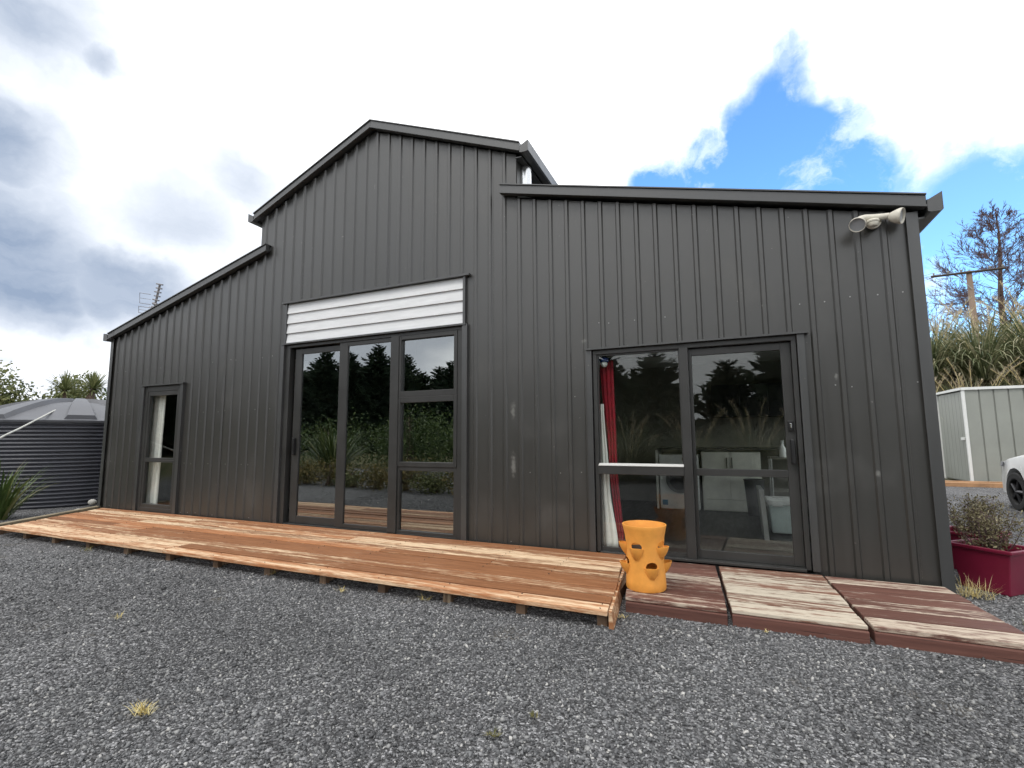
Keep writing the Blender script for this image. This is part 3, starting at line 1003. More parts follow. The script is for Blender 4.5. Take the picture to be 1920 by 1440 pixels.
curtain('curtain', 'dark red curtain bunched at the left edge of the sliding door', (3.02, 3.165), (3.085, 3.175), (3.155, 3.225), .0, 1.97, .165, 'red_cloth', 3, .018)
curtain('curtain', 'white curtain lining hanging beside the red curtain', (3.02, 3.06), (3.02, 3.10), (3.02, 3.175), .0, 1.5, .118, 'white_cloth', 2, .010)
curtain('curtain', 'white curtain behind the small left window', (-5.0, -4.40), (-5.0, -4.43), (-5.0, -4.46), .0, 2.0, .14, 'white_cloth', 5, .02)
tag(MB().tube([(2.97, .165, 1.985), (4.95, .165, 1.985)], .012, 10).build('curtain_rod', 'black_plastic'), 'thin dark curtain rod inside the sliding door', 'curtain rod')

hl = thing('hanging_lamp', 'small round white lamp with blue collar in the top corner of the sliding door', 'lamp', (3.09, .11, 1.90))
MB().lathe([(.0005, -.034), (.018, -.03), (.031, -.015), (.034, 0), (.031, .015), (.018, .03), (.0005, .034)], 20, (3.085, .10, 1.925)).build('globe', 'white_paint', hl, smooth=True)
MB().lathe([(.045, .0), (.05, .035), (.03, .055), (.004, .06)], 16, (3.085, .10, 1.945)).build('collar', 'sleeve_blue', hl, smooth=True)

wm = thing('washing_machine', 'white front-loading washing machine with dark round door', 'washing machine', (3.5, 3.55, -.003))
MB().box(3.215, 3.815, 3.30, 3.86, .0, .86).build('cabinet', 'washer_white', wm, bev=.012)


def disc_y(r0, r1, y0, y1, c, n=36):
    return MB().add([(c[0] + r * math.cos(2 * math.pi * k / n), y, c[1] + r * math.sin(2 * math.pi * k / n)) for r, y in ((r1, y1), (r1, y0), (r0, y0), (r0, y1)) for k in range(n)],
                    [(i * n + k, i * n + (k + 1) % n, (i + 1) % 4 * n + (k + 1) % n, (i + 1) % 4 * n + k) for i in range(4) for k in range(n)])


d_ = disc_y(.165, .215, 3.265, 3.299, (3.53, .47)).build('door', 'bin_grey', wm)
MB().tube([(3.53, 3.28, .47), (3.53, 3.298, .47)], .164, 36).build('door_glass', 'black_plastic', d_)
MB().box(3.235, 3.40, 3.292, 3.2995, .745, .83).build('drawer', 'washer_white', wm, bev=.003)
MB().tube([(3.60, 3.275, .79), (3.60, 3.299, .79)], .028, 20).build('dial', 'chrome', wm)
MB().box(3.67, 3.79, 3.294, 3.2995, .755, .82).build('display', 'black_plastic', wm)
MB().box(3.25, 3.33, 3.296, 3.2995, .06, .14).build('sticker', 'sticker_blue', wm)
tag(MB().box(3.165, 3.195, 3.27, 3.9, -.002, .93).build('end_panel', 'cupboard'), 'tall pale end panel left of the washing machine', 'panel')
cb = thing('kitchen_cupboard', 'cream two-door kitchen cupboard with dark bar handles', 'cupboard', (4.28, 3.55, -.003))
MB().box(3.86, 4.70, 3.34, 3.9, .0, .905).build('carcass', 'cupboard', cb)
for x0, x1, hx in ((3.875, 4.262, 4.225), (4.266, 4.655, 4.30)):
    dd = MB().box(x0, x1, 3.316, 3.339, .185, .895).build('door', 'cupboard', cb, bev=.003)
    MB().box(hx - .006, hx + .006, 3.288, 3.3155, .66, .82).build('handle', 'black_plastic', dd)
MB().box(3.875, 4.655, 3.318, 3.339, .01, .175).build('kick_board', 'cupboard', cb)
tag(MB().box(3.2, 5.4, 3.26, 4.19, .9355, .965).build('worktop', 'worktop', bev=.004), 'dark kitchen worktop over the washing machine and cupboard', 'worktop')
wc = thing('wall_cupboard', 'dark wall cupboard hanging over the kitchen worktop', 'cupboard', (4.6, 4.0, 1.45))
MB().box(4.05, 5.3, 3.75, 4.195, 1.47, 2.0).build('carcass', 'dark_plaster', wc)
for k in range(3):
    MB().box(4.06 + k * .413, 4.465 + k * .413, 3.735, 3.7495, 1.48, 1.99).build('door', 'black_plastic', wc, bev=.003)
ch = thing('chest_freezer', 'small pale blue-white lidded chest behind the sliding door', 'chest', (4.95, 1.85, -.003))
MB().hexa([(4.68, 1.58, .02), (5.22, 1.58, .02), (5.22, 1.98, .02), (4.68, 1.98, .02)], [(4.66, 1.56, .34), (5.24, 1.56, .34), (5.24, 2.0, .34), (4.66, 2.0, .34)]).build('body', 'cool_white', ch, bev=.012)
MB().box(4.645, 5.255, 1.545, 2.015, .341, .40).build('lid', 'washer_white', ch, bev=.01)
for k in (0, 1):
    MB().box(4.70 + k * .34, 4.80 + k * .34, 1.525, 1.5445, .33, .375).build('latch', 'washer_white', ch, bev=.004)
MB().box(4.72, 5.18, 1.62, 1.94, -.003, .0195).build('foot', 'bin_grey', ch)
tag(MB().hexa([(4.575, 1.20, -.003), (4.625, 1.20, -.003), (4.625, 1.75, -.003), (4.575, 1.75, -.003)], [(4.545, 1.2, .55), (4.595, 1.2, .55), (4.595, 1.75, .55), (4.545, 1.75, .55)]).build('folded_table', 'grey_metal', bev=.006),
    'grey folded panel leaning beside the pale chest inside', 'folded table')
tb = thing('kitchen_bin', 'dark grey open kitchen bin in front of the cream cupboard', 'bin', (4.58, 3.0, -.003))
MB().lathe([(.0005, .003), (.10, .003), (.135, .50), (.142, .50), (.142, .52), (.128, .52), (.125, .49), (.095, .02), (.0005, .02)], 24, (4.58, 3.05, 0)).build('body', 'bin_grey', tb, smooth=40)
sf = thing('shelf_stand', 'thin metal shelf stand at the right inside the sliding door', 'shelf', (5.15, 2.75, -.003))
for x in (4.78, 5.5):
    for y in (2.5, 2.9):
        MB().tube([(x, y, 0), (x, y, .84)], .012, 8).build('leg', 'grey_metal', sf)
MB().box(4.76, 5.52, 2.48, 2.92, .84, .86).build('shelf_board', 'lining', sf)
MB().box(4.795, 5.485, 2.515, 2.885, .40, .415).build('shelf_board', 'lining', sf)
bt = thing('cleaning_bottle', 'white plastic bottle standing on the thin metal shelf', 'bottle', (5.0, 2.6, .86))
MB().lathe([(.0005, 0), (.04, 0), (.043, .01), (.043, .12), (.02, .16), (.016, .19), (.0005, .19)], 18, (4.93, 2.58, .861)).build('body', 'washer_white', bt, smooth=40)
MB().lathe([(.0005, .035), (.019, .035), (.019, .0), (.0005, 0)], 14, (4.93, 2.58, 1.053)).build('cap', 'washer_white', bt)

# ------------------------------------------------------------------ security light under the right eave
sp = thing('security_light', 'cream twin-head security floodlight with round sensor under the right eave', 'floodlight', (5.51, 0, 2.95))
c0 = Vector((5.50, -.10, 3.0))
MB().tube([(5.50, -.031, 2.985), (5.50, -.06, 2.985)], .055, 20).build('mounting_plate', 'lamp_cream', sp)
MB().tube([(5.38, -.13, 2.985), (5.395, -.115, 3.005), (5.43, -.10, 3.015), (5.50, -.09, 3.012), (5.56, -.09, 3.008), (5.60, -.092, 3.006)], [.026, .03, .03, .028, .026, .026], 14).build('arm', 'lamp_cream', sp, smooth=50)


def flood(pos, d, rr, ln):
    d = Vector(d).normalized()
    p = Vector(pos)
    ps = [p, p + d * ln * .15, p + d * ln * .55, p + d * ln * .8, p + d * ln]
    h = MB().tube(ps, [rr * .45, rr * .62, rr * .9, rr * 1.02, rr * 1.02], 20, cap=False).build('lamp_head', 'lamp_cream', sp, smooth=50)
    s_ = h.modifiers.new('shell', 'SOLIDIFY')
    s_.thickness = .004
    MB().tube([p + d * ln * .78, p + d * ln * .82], rr * .95, 20).build('lens', 'lamp_lens', h)
    return h


flood((5.375, -.135, 2.975), (-.3, -.75, -.55), .060, .09)
flood((5.60, -.092, 2.995), (.8, -.45, -.22), .064, .095)
MB().lathe([(.0005, .012), (.042, .010), (.048, 0), (.045, -.012), (.04, -.014), (.04, -.03), (.03, -.045), (.0005, -.05)], 20, (5.475, -.135, 2.965)).build('sensor', 'lamp_cream', sp, smooth=40)

# ------------------------------------------------------------------ TV antenna on the left eave
an = thing('tv_antenna', 'small multi-bar television antenna on a mast above the left eave', 'antenna', (-5.4, .45, 3.1))
AC = on_y(286, 592, .45)
AT = on_y(300, 533, .45)
MB().tube([(AC.x + .02, .45, 3.08), (AC.x + .02, .45, AC.z + .12)], .016, 8).build('mast', 'antenna_metal', an)
MB().tube([AC, AT], .02, 8).build('boom', 'antenna_metal', an)
for k in range(7):
    p = AT.lerp(AC, k / 8.0)
    hw = .105 if k < 5 else (.085 if k == 5 else .07)
    MB().tube([p + Vector((-hw, .012 * (k % 2), .025)), p + Vector((hw, -.012, -.03))], .014 if k < 5 else .026, 6).build('bar', 'antenna_metal', an)
q0, q1 = on_y(262, 549, .42), on_y(278, 588, .42)
for px, pa, pb in ((262, 549, 568), (260, 574, 586)):
    a, b = on_y(px, pa, .42), on_y(px, pb, .42)
    a2, b2 = on_y(px + 20, pa + 3, .42), on_y(px + 20, pb + 3, .42)
    MB().tube([a2, a, b, b2], .006, 5).build('wire_loop', 'antenna_metal', an)
    MB().tube([a.lerp(b, .5), a2.lerp(b2, .5)], .004, 5).build('wire_rod', 'antenna_metal', an)
MB().tube([AC.lerp(AT, .15), on_y(280, 575, .42)], .006, 6).build('bracket', 'antenna_metal', an)

# ------------------------------------------------------------------ water tank
TC = Vector((-8.95, 1.02, G))
tk = thing('water_tank', 'dark ribbed plastic rainwater tank with a domed lid left of the barn', 'water tank', TC)
H, RT = 1.62, 1.80
prof = [(RT - .03, 0)]
nr = 22
for k in range(nr):
    z = k * H / nr
    h = H / nr
    prof += [(RT - .042, z + h * .08), (RT - .006, z + h * .36), (RT, z + h * .5), (RT - .006, z + h * .70), (RT - .042, z + h * .94)]
MB().lathe(prof, 96, TC).build('wall', 'tank_plastic', tk, smooth=60)
lid = [(RT + .015, H - .02), (RT + .03, H), (RT + .03, H + .035), (RT - .05, H + .055)]
for k in range(1, 11):
    q = k / 10
    lid.append(((RT - .05) * (1 - q) + .22 * q, H + .055 + .42 * math.sin(q * math.pi / 2)))
lid += [(.22, H + .52), (.0005, H + .53)]
lo = MB().lathe(lid, 96, TC).build('lid', 'tank_lid', tk, smooth=40)
for k in range(8):
    a = R(22 + 45 * k)
    mb = MB()
    rows = []
    for i in range(9):
        q = i / 8
        rr = (RT - .07) * (1 - q) + .2 * q
        zz = H + .055 + .42 * math.sin(min(1, max(0, (RT - .05 - rr) / (RT - .27))) * math.pi / 2)
        hw = .20 * (1 - q) + .05 * q
        row = []
        for lx, up in ((-hw - .05, -.01), (-hw, .085), (hw, .085), (hw + .05, -.01)):
            row.append((TC.x + math.cos(a) * rr - math.sin(a) * lx, TC.y + math.sin(a) * rr + math.cos(a) * lx, TC.z + zz + up * (1 if i else .9)))
        rows.append(row)
    v = [p for r_ in rows for p in r_]
    f = [(i * 4 + k2, i * 4 + k2 + 1, (i + 1) * 4 + k2 + 1, (i + 1) * 4 + k2) for i in range(8) for k2 in range(3)] + [(3, 2, 1, 0)]
    mb.add(v, f).build('lid_rib', 'tank_lid', lo, smooth=25)
vp = on_z(157, 787, G + H + .06)
vp = Vector((TC.x + 1.63 * (vp - TC).normalized().x, TC.y + 1.63 * (vp - TC).normalized().y, G + H + .06))
MB().tube([vp, vp + Vector((0, 0, .10))], .035, 12).tube([vp + Vector((0, 0, .09)), vp + Vector((0, 0, .14))], .05, 12).build('vent', 'black_plastic', lo)


def smooth_path(pts, n=6):
    P = [Vector(p) for p in pts]
    P = [P[0] * 2 - P[1]] + P + [P[-1] * 2 - P[-2]]
    out = []
    for i in range(1, len(P) - 2):
        for k in range(n):
            t = k / n
            a, b, c, d = P[i - 1], P[i], P[i + 1], P[i + 2]
            out.append(.5 * ((2 * b) + (c - a) * t + (2 * a - 5 * b + 4 * c - d) * t * t + (3 * b - a - 3 * c + d) * t ** 3))
    out.append(P[-2])
    return out


tag(MB().tube(smooth_path([(-8.35, .55, 1.80), (-8.05, .25, 1.76), (-7.55, -.18, 1.585), (-7.1, -.65, 1.36), (-6.72, -1.03, 1.19), (-6.2, -1.75, .75), (-5.9, -2.5, .2), (-5.85, -2.8, G + .01), (-5.4, -3.4, G + .012)]), .016, 8)
    .build('hose', 'hose_grey', smooth=True), 'pale grey hose looping off the tank lid towards the left', 'hose')


# ------------------------------------------------------------------ plants
def blade(mb, base, az, length, width, lean, droop, seg=5, rnd=random):
    """one strap leaf as a folded ribbon"""
    d = Vector((math.cos(az), math.sin(az), 0))
    side = Vector((-math.sin(az), math.cos(az), 0))
    p = Vector(base)
    th = lean
    v, f = [], []
    for i in range(seg + 1):
        q = i / seg
        wv = width * (1 - q) ** .55 * (.6 + .4 * min(1, q * 5))
        v += [p - side * wv * .5, p + side * wv * .5]
        th2 = th + droop * q * q
        p = p + (d * math.sin(th2) + Vector((0, 0, 1)) * math.cos(th2)) * (length / seg)
    for i in range(seg):
        f.append((2 * i, 2 * i + 1, 2 * i + 3, 2 * i + 2))
    mb.add(v, f)


def leaves(mb, centre, rad, n, size, shell=.55, rnd=random, flat=1.0):
    for _ in range(n):
        while True:
            d = Vector((rnd.gauss(0, 1), rnd.gauss(0, 1), rnd.gauss(0, 1)))
            if d.length > .01:
                break
        d.normalize()
        rr = (shell + (1 - shell) * rnd.random()) * (1 + .12 * math.sin(d.x * 7 + d.z * 5) + .08 * math.sin(d.y * 11))
        p = Vector(centre) + Vector((d.x * rad[0], d.y * rad[1], d.z * rad[2])) * rr
        a = Vector((rnd.gauss(0, 1), rnd.gauss(0, 1), rnd.gauss(0, 1) * flat)).normalized()
        b = a.cross(Vector((rnd.gauss(0, 1), rnd.gauss(0, 1), rnd.gauss(0, 1)))).normalized()
        s_ = size * rnd.uniform(.6, 1.4)
        mb.add([p - a * s_, p + b * s_ * .45, p + a * s_, p - b * s_ * .45], [(0, 1, 2, 3)])


def flax(name, label, cat, loc, n=90, L=1.0, wid=.05, mat='flax_leaf', seed=1, group=None):
    rn = random.Random(seed)
    t = thing(name, label, cat, loc, 0, group)
    mb = MB()
    for _ in range(n):
        a = rn.uniform(0, 6.283)
        rr = rn.uniform(0, .16) * L
        blade(mb, (rr * math.cos(a), rr * math.sin(a), -.02), a + rn.uniform(-.4, .4), L * rn.uniform(.6, 1.15), wid * rn.uniform(.7, 1.2), rn.uniform(.05, .8), rn.uniform(.3, 1.5))
    mb.build('leaves', mat, t, world=False)
    return t


def pampas(name, label, loc, seed, n=720, L=2.2, plumes=9):
    rn = random.Random(seed)
    t = thing(name, label, 'pampas grass', loc, 0, 'pampas grass clumps')
    mb = MB()
    for _ in range(n):
        a = rn.uniform(0, 6.283)
        rr = rn.uniform(0, .35)
        blade(mb, (rr * math.cos(a), rr * math.sin(a), -.05), a + rn.uniform(-.5, .5), L * rn.uniform(.5, 1.2), rn.uniform(.025, .055), rn.uniform(.05, 1.0), rn.uniform(1.1, 2.9), 6)
    mb.build('leaves', 'pampas_leaf', t, world=False)
    for _ in range(plumes):
        a = rn.uniform(0, 6.283)
        ln = L * rn.uniform(.85, 1.25)
        tilt = rn.uniform(.1, .8)
        b0 = Vector((.15 * math.cos(a), .15 * math.sin(a), 0))
        pts = []
        p = b0
        for i in range(9):
            q = i / 8
            pts.append(p.copy())
            th = tilt * (.3 + q) + max(0, q - .65) * 1.4
            p = p + Vector((math.cos(a) * math.sin(th), math.sin(a) * math.sin(th), math.cos(th))) * ln / 8
        st = MB().tube(pts, [.010] * 5 + [.007] * 4, 5).build('plume_stalk', 'straw', t, world=False)
        mb = MB()
        for k in range(70):
            q = rn.uniform(.62, 1.0)
            i = min(7, int(q * 8))
            p0 = pts[i].lerp(pts[i + 1], q * 8 - i)
            az = rn.uniform(0, 6.283)
            blade(mb, p0, az, rn.uniform(.10, .22) * (1.25 - abs(q - .78) * 2), .012, rn.uniform(.3, 1.0), rn.uniform(.3, 1.3), 3)
        mb.build('plume', 'plume', st, world=False)
    return t


# flax at the tank, lower left
flax('flax_bush', 'green flax bush at the left edge in front of the water tank', 'flax', (-6.62, -1.0, G), 130, .95, .045, 'flax_leaf', 5)
# rubble at the barn's left corner
for i, (x, y, s_, m_, lb) in enumerate(((-6.02, .02, .10, 'rock_dark', 'dark rock at the left corner of the barn'), (-6.0, .0, .065, 'rock_pale', 'pale stone resting on the dark rock by the barn corner'), (-6.22, -.12, .06, 'rock_pale', 'small pale stone beside the sleeper near the tank'))):
    bm = bmesh.new()
    bmesh.ops.create_icosphere(bm, subdivisions=2, radius=s_)
    for v in bm.verts:
        v.co *= 1 + .25 * math.sin(v.co.x * 40 + i) * math.cos(v.co.y * 33 + i * 2)
        v.co.z *= .8
    mb = MB().add([(v.co.x + x, v.co.y + y, v.co.z + (G + .075 if i == 0 else (G + .19 if i == 1 else G + .04))) for v in bm.verts], [tuple(q.index for q in f.verts) for f in bm.faces])
    bm.free()
    tag(mb.build('rock', m_, smooth=60, centre='base'), lb, 'rock')


# dry tufts on the gravel
def tuft(loc, label, seed, n=26, L=.10, mat='straw', flat=False):
    rn = random.Random(seed)
    mb = MB()
    for _ in range(n):
        a = rn.uniform(0, 6.283)
        rr = L * rn.uniform(0, .8)
        blade(mb, (rr * math.cos(a), rr * math.sin(a) * .6, .012), rn.uniform(0, 6.283), L * rn.uniform(.5, 1.2), .0035 if not flat else .005, rn.uniform(.5, 1.25) if flat else rn.uniform(.2, 1.2), rn.uniform(.3, 1.0), 3)
    o = mb.build('dry_grass', mat)
    o.location = loc
    return tag(o, label, 'grass tuft', 'dry grass tufts on the gravel')


for i, (px, py, n, L, m_, lb) in enumerate((
        (265, 1342, 60, .07, 'straw', 'bright yellow clump of straw lying on the gravel, lower left'),
        (220, 1162, 16, .05, 'straw', 'little pale straw wisp on the gravel left of centre'),
        (1000, 1348, 22, .035, 'moss_grass', 'small mossy tuft in the gravel, bottom centre'),
        (925, 1386, 30, .035, 'moss_grass', 'brownish mossy patch in the gravel near the bottom edge'),
        (640, 1112, 18, .06, 'straw', 'dry grass wisps under the front edge of the deck'),
        (512, 1078, 20, .06, 'straw', 'dry tuft at the deck edge below the tall glazed doors'),
        (160, 1035, 26, .10, 'moss_grass', 'greenish weed at the left end of the deck front'),
        (1168, 1162, 22, .05, 'straw', 'straw bits at the right front corner of the deck'),
        (1436, 1189, 14, .03, 'straw', 'tiny straw scrap before the middle platform'),
        (795, 1128, 16, .06, 'straw', 'straw scrap in front of the deck right of centre'))):
    p = on_z(px, py, G)
    tuft((p.x, p.y, G), lb, 40 + i, n, L, m_, True)
t = tuft((5.95, .06, G), 'tall dead grass clump between the barn corner and the maroon planter', 80, 130, .17, 'straw')
del t['group']
for i, (x, y, lb) in enumerate(((6.05, -.55, 'low mossy weed right of the rightmost platform'), (6.42, -.30, 'mossy weed below the maroon planter'))):
    tuft((x, y, G), lb, 90 + i, 60, .09, 'moss_grass')


# ------------------------------------------------------------------ maroon planters
def planter(loc, rz, label, shrub_label, seed):
    t = thing('planter', label, 'planter', loc, rz, 'maroon plastic planters')
    a, b, h = .205, .18, .36
    k = .78

    def ring(sx, sy, z):
        return [(-sx, -sy, z), (sx, -sy, z), (sx, sy, z), (-sx, sy, z)]
    lv = [ring(a * k, b * k, .012), ring(a, b, h), ring(a + .022, b + .022, h), ring(a + .022, b + .022, h - .022), ring(a + .018, b + .018, h - .022), ring(a + .018, b + .018, h + .006), ring(a - .006, b - .006, h + .006), ring(a * .9 - .008, b * .9 - .008, .18)]
    lv = [ring(a * k, b * k, .0), ring(a, b, h - .03), ring(a + .02, b + .02, h - .03), ring(a + .022, b + .022, h), ring(a - .005, b - .005, h), ring(a * .88, b * .88, .2)]
    v = [p for r_ in lv for p in r_]
    f = [(i * 4 + j, i * 4 + (j + 1) % 4, (i + 1) * 4 + (j + 1) % 4, (i + 1) * 4 + j) for i in range(len(lv) - 1) for j in range(4)]
    f += [(3, 2, 1, 0), tuple(len(v) - 4 + j for j in range(4))]
    MB().add(v, f).build('tub', 'maroon_plastic', t, bev=.008, world=False)
    MB().box(-a * .87, a * .87, -b * .87, b * .87, .205, .235).build('soil', 'soil', t, world=False)
    rn = random.Random(seed)
    s_ = thing('shrub', shrub_label, 'shrub', (loc[0], loc[1], loc[2] + .235), 0, 'dry shrubs in the planters')
    mb, ml = MB(), MB()
    for q in range(26):
        az = rn.uniform(0, 6.283)
        p = Vector((rn.uniform(-.05, .05), rn.uniform(-.05, .05), -.01))
        pts = [p.copy()]
        d = Vector((math.cos(az) * rn.uniform(.1, .7), math.sin(az) * rn.uniform(.1, .7), 1)).normalized()
        for i in range(5):
            d = (d + Vector((rn.uniform(-.3, .3), rn.uniform(-.3, .3), rn.uniform(-.05, .2)))).normalized()
            p = p + d * rn.uniform(.06, .10)
            pts.append(p.copy())
            if i > 0:
                leaves(ml, p, (.06, .06, .05), 14, .012, .2, rn)
                e = p + Vector((rn.uniform(-.1, .1), rn.uniform(-.1, .1), rn.uniform(0, .09)))
                mb.tube([p, e], [.002, .001], 4)
                leaves(ml, e, (.04, .04, .04), 8, .011, .1, rn)
        mb.tube(pts, [.005, .004, .004, .003, .002, .0015], 5)
    mb.build('stems', 'twig', s_, world=False)
    ml.build('leaves', 'dry_leaf', s_, world=False)


planter((6.215, .42, G), R(-47), 'nearer maroon plastic planter by the barn corner', 'dry twiggy shrub in the nearer maroon planter', 11)
planter((6.36, 1.12, G), R(-30), 'further maroon planter half hidden behind the first', 'dry twiggy shrub in the further maroon planter', 12)

# ------------------------------------------------------------------ garden shed
SX, SY, SW, SD, SH = 9.99, 11.43, 3.3, 1.7, 2.44
sh = thing('garden_shed', 'grey-green steel garden shed with white corner trims', 'shed', (SX, SY, G))
z0, z1 = G + .04, G + SH
n = 11
for k in range(n):
    a, b = SX + .05 + k * (SW - .1) / n, SX + .05 + (k + 1) * (SW - .1) / n
    MB().add([(a + .004, SY, z0), (b - .03, SY, z0), (b - .012, SY + .022, z0), (b, SY + .022, z0), (a + .004, SY, z1), (b - .03, SY, z1), (b - .012, SY + .022, z1), (b, SY + .022, z1)],
             [(0, 1, 5, 4), (1, 2, 6, 5), (2, 3, 7, 6)]).build('wall_panel', 'shed_panel', sh)
MB().box(SX + .03, SX + SW - .01, SY + .03, SY + SD - .03, z0, z1 - .02).build('inner_wall', 'shed_panel', sh)
nn = 7
dr = bpy.data.objects.new('shed_door', None)
COL.objects.link(dr)
dr.parent = sh
for k in range(nn):
    a, b = SY + .05 + k * (SD - .1) / nn, SY + .05 + (k + 1) * (SD - .1) / nn
    MB().box(SX + .005, SX + .028, a + .004, b - .008, z0 + .03, z1 - .05).build('door_panel', 'shed_panel', dr)
MB().box(SX - .03, SX + .003, SY + .12, SY + .30, G + 1.13, G + 1.20).build('bolt', 'shed_trim', dr, bev=.006)
for x, y in ((SX - .02, SY - .02), (SX - .02, SY + SD - .04), (SX + SW - .04, SY - .02)):
    MB().box(x, x + .06, y, y + .06, z0 - .02, z1).build('corner_trim', 'shed_trim', sh)
MB().box(SX - .04, SX + SW + .02, SY - .045, SY - .012, z1 + .001, z1 + .07).build('roof_trim', 'shed_trim', sh)
MB().hexa([(SX - .05, SY - .01, z1 + .001), (SX - .015, SY - .01, z1 + .001), (SX - .015, SY + SD + .03, z1 + .001), (SX - .05, SY + SD + .03, z1 + .001)],
          [(SX - .05, SY - .01, z1 + .07), (SX - .015, SY - .01, z1 + .07), (SX - .015, SY + SD + .03, z1 + .06), (SX - .05, SY + SD + .03, z1 + .06)]).build('roof_trim', 'shed_trim', sh)
MB().prism([(SX - .014, z1 + .002), (SX + SW, z1 + .002), (SX + SW, z1 + .06), (SX - .014, z1 + .06)], SY - .011, SY + SD + .02).build('roof', 'shed_panel', sh)
for i, (x0_, x1_, y0_, y1_, lb) in enumerate(((9.2, 11.6, 11.02, 11.20, 'tan timber sleeper lying along the shed front'), (8.9, 11.3, 10.55, 10.74, 'second tan sleeper lying nearer than the shed sleeper'))):
    tag(MB().box(x0_, x1_, y0_, y1_, G - .01, G + .10).build('timber_sleeper', 'timber_tan', bev=.012, centre='base'), lb, 'sleeper')

# ------------------------------------------------------------------ parked car (only its nose is in view)
CX, CY = 0.0, 0.0         # built nose to -X, then turned so that the nose points away from the camera
car = thing('parked_car', 'white car parked at the right edge, only its nose and wheel arch showing', 'car', (0, 0, 0))
st = [(0.0, .50, .22, .56, .60), (.06, .66, .18, .66, .70), (.25, .80, .16, .78, .82), (.7, .87, .15, .86, .93), (1.2, .89, .15, .90, 1.0), (2.2, .90, .15, .92, 1.02), (3.2, .90, .15, .95, 1.04), (3.8, .87, .17, .95, 1.03), (4.1, .78, .25, .88, .96), (4.16, .70, .32, .80, .86)]
v, f = [], []
RN = 12
for s_, hw, zb, zs, zt in st:
    pts = [(hw * .85, zb), (hw, zb + .10), (hw * 1.0, (zb + zs) / 2 + .05), (hw * .97, zs), (hw * .80, zt - .02), (hw * .35, zt)]
    ring = pts + [(-a, b) for a, b in pts[::-1]]
    v += [(CX + s_, CY + .9 + a, G + b) for a, b in ring]
m_ = len(st)
f = [(i * RN + k, (i + 1) * RN + k, (i + 1) * RN + (k + 1) % RN, i * RN + (k + 1) % RN) for i in range(m_ - 1) for k in range(RN)] + [tuple(range(RN)), tuple((m_ - 1) * RN + k for k in range(RN))[::-1]]
body = MB().add(v, f).build('body', 'car_paint', car, smooth=35)
cut = MB()
for wx in (.86, 3.35):
    cut.tube([(CX + wx, CY - .3, G + .32), (CX + wx, CY + .24, G + .32)], .385, 32).tube([(CX + wx, CY + 1.56, G + .32), (CX + wx, CY + 2.1, G + .32)], .385, 32)
cm = bpy.data.meshes.new('cutter')
cm.from_pydata(cut.v, [], cut.f)
co = bpy.data.objects.new('cutter', cm)
COL.objects.link(co)
bmn = bmesh.new()
bmn.from_mesh(body.data)
bmesh.ops.recalc_face_normals(bmn, faces=bmn.faces)
bmn.to_mesh(body.data)
bmn.free()
bmn = bmesh.new()
bmn.from_mesh(cm)
bmesh.ops.recalc_face_normals(bmn, faces=bmn.faces)
bmn.to_mesh(cm)
bmn.free()
md = body.modifiers.new('arches', 'BOOLEAN')
md.object = co
md.operation = 'DIFFERENCE'
bpy.context.view_layer.update()
dg = bpy.context.evaluated_depsgraph_get()
me = bpy.data.meshes.new_from_object(body.evaluated_get(dg))
body.modifiers.clear()
body.data = me
bpy.data.objects.remove(co)
# cabin
gl = [(1.15, 1.0), (1.85, 1.44), (3.3, 1.46), (4.0, 1.02)]
cb_v = []
for x, z in gl:
    hw = .80 if z < 1.2 else .62
    cb_v += [(CX + x, CY + .9 - hw, G + z), (CX + x, CY + .9 + hw, G + z)]
MB().add(cb_v, [(0, 1, 3, 2), (4, 5, 7, 6), (0, 2, 4, 6), (1, 7, 5, 3), (0, 6, 7, 1)]).build('windows', 'car_glass', car)
rp_ = MB().hexa([(CX + 1.8, CY + .9 - .63, G + 1.435), (CX + 3.36, CY + .9 - .63, G + 1.455), (CX + 3.36, CY + .9 + .63, G + 1.455), (CX + 1.8, CY + .9 + .63, G + 1.435)],
                [(CX + 1.9, CY + .9 - .55, G + 1.475), (CX + 3.3, CY + .9 - .55, G + 1.495), (CX + 3.3, CY + .9 + .55, G + 1.495), (CX + 1.9, CY + .9 + .55, G + 1.475)]).build('roof', 'car_paint', car, bev=.02)
for (xa, za), (xb, zb) in (((1.15, 1.0), (1.85, 1.44)), ((2.55, 1.0), (2.55, 1.45)), ((4.0, 1.02), (3.3, 1.46))):
    for sg in (-1, 1):
        MB().tube([(CX + xa, CY + .9 + sg * .80, G + za), (CX + xb, CY + .9 + sg * .625, G + zb)], .03, 8).build('pillar', 'car_paint', car)
for wx in (.86, 3.35):
    for sg in (-1, 1):
        yo = CY + .9 + sg * .88
        yi = CY + .9 + sg * .68
        wh = bpy.data.objects.new('wheel', None)
        COL.objects.link(wh)
        wh.parent = car
        dsc = disc_y(.20, .315, min(yo, yi), max(yo, yi), (CX + wx, G + .315), 36)
        dsc.build('tyre', 'tyre', wh, bev=.02)
        mb = MB().tube([(CX + wx, yi, G + .315), (CX + wx, yi + sg * .02, G + .315)], .199, 32)
        for k in range(5):
            a = k * 2 * math.pi / 5
            mb.tube([(CX + wx, yo - sg * .02, G + .315), (CX + wx + .19 * math.cos(a), yo - sg * .035, G + .315 + .19 * math.sin(a))], .028, 6)
        mb.build('rim', 'rim_alloy', wh)
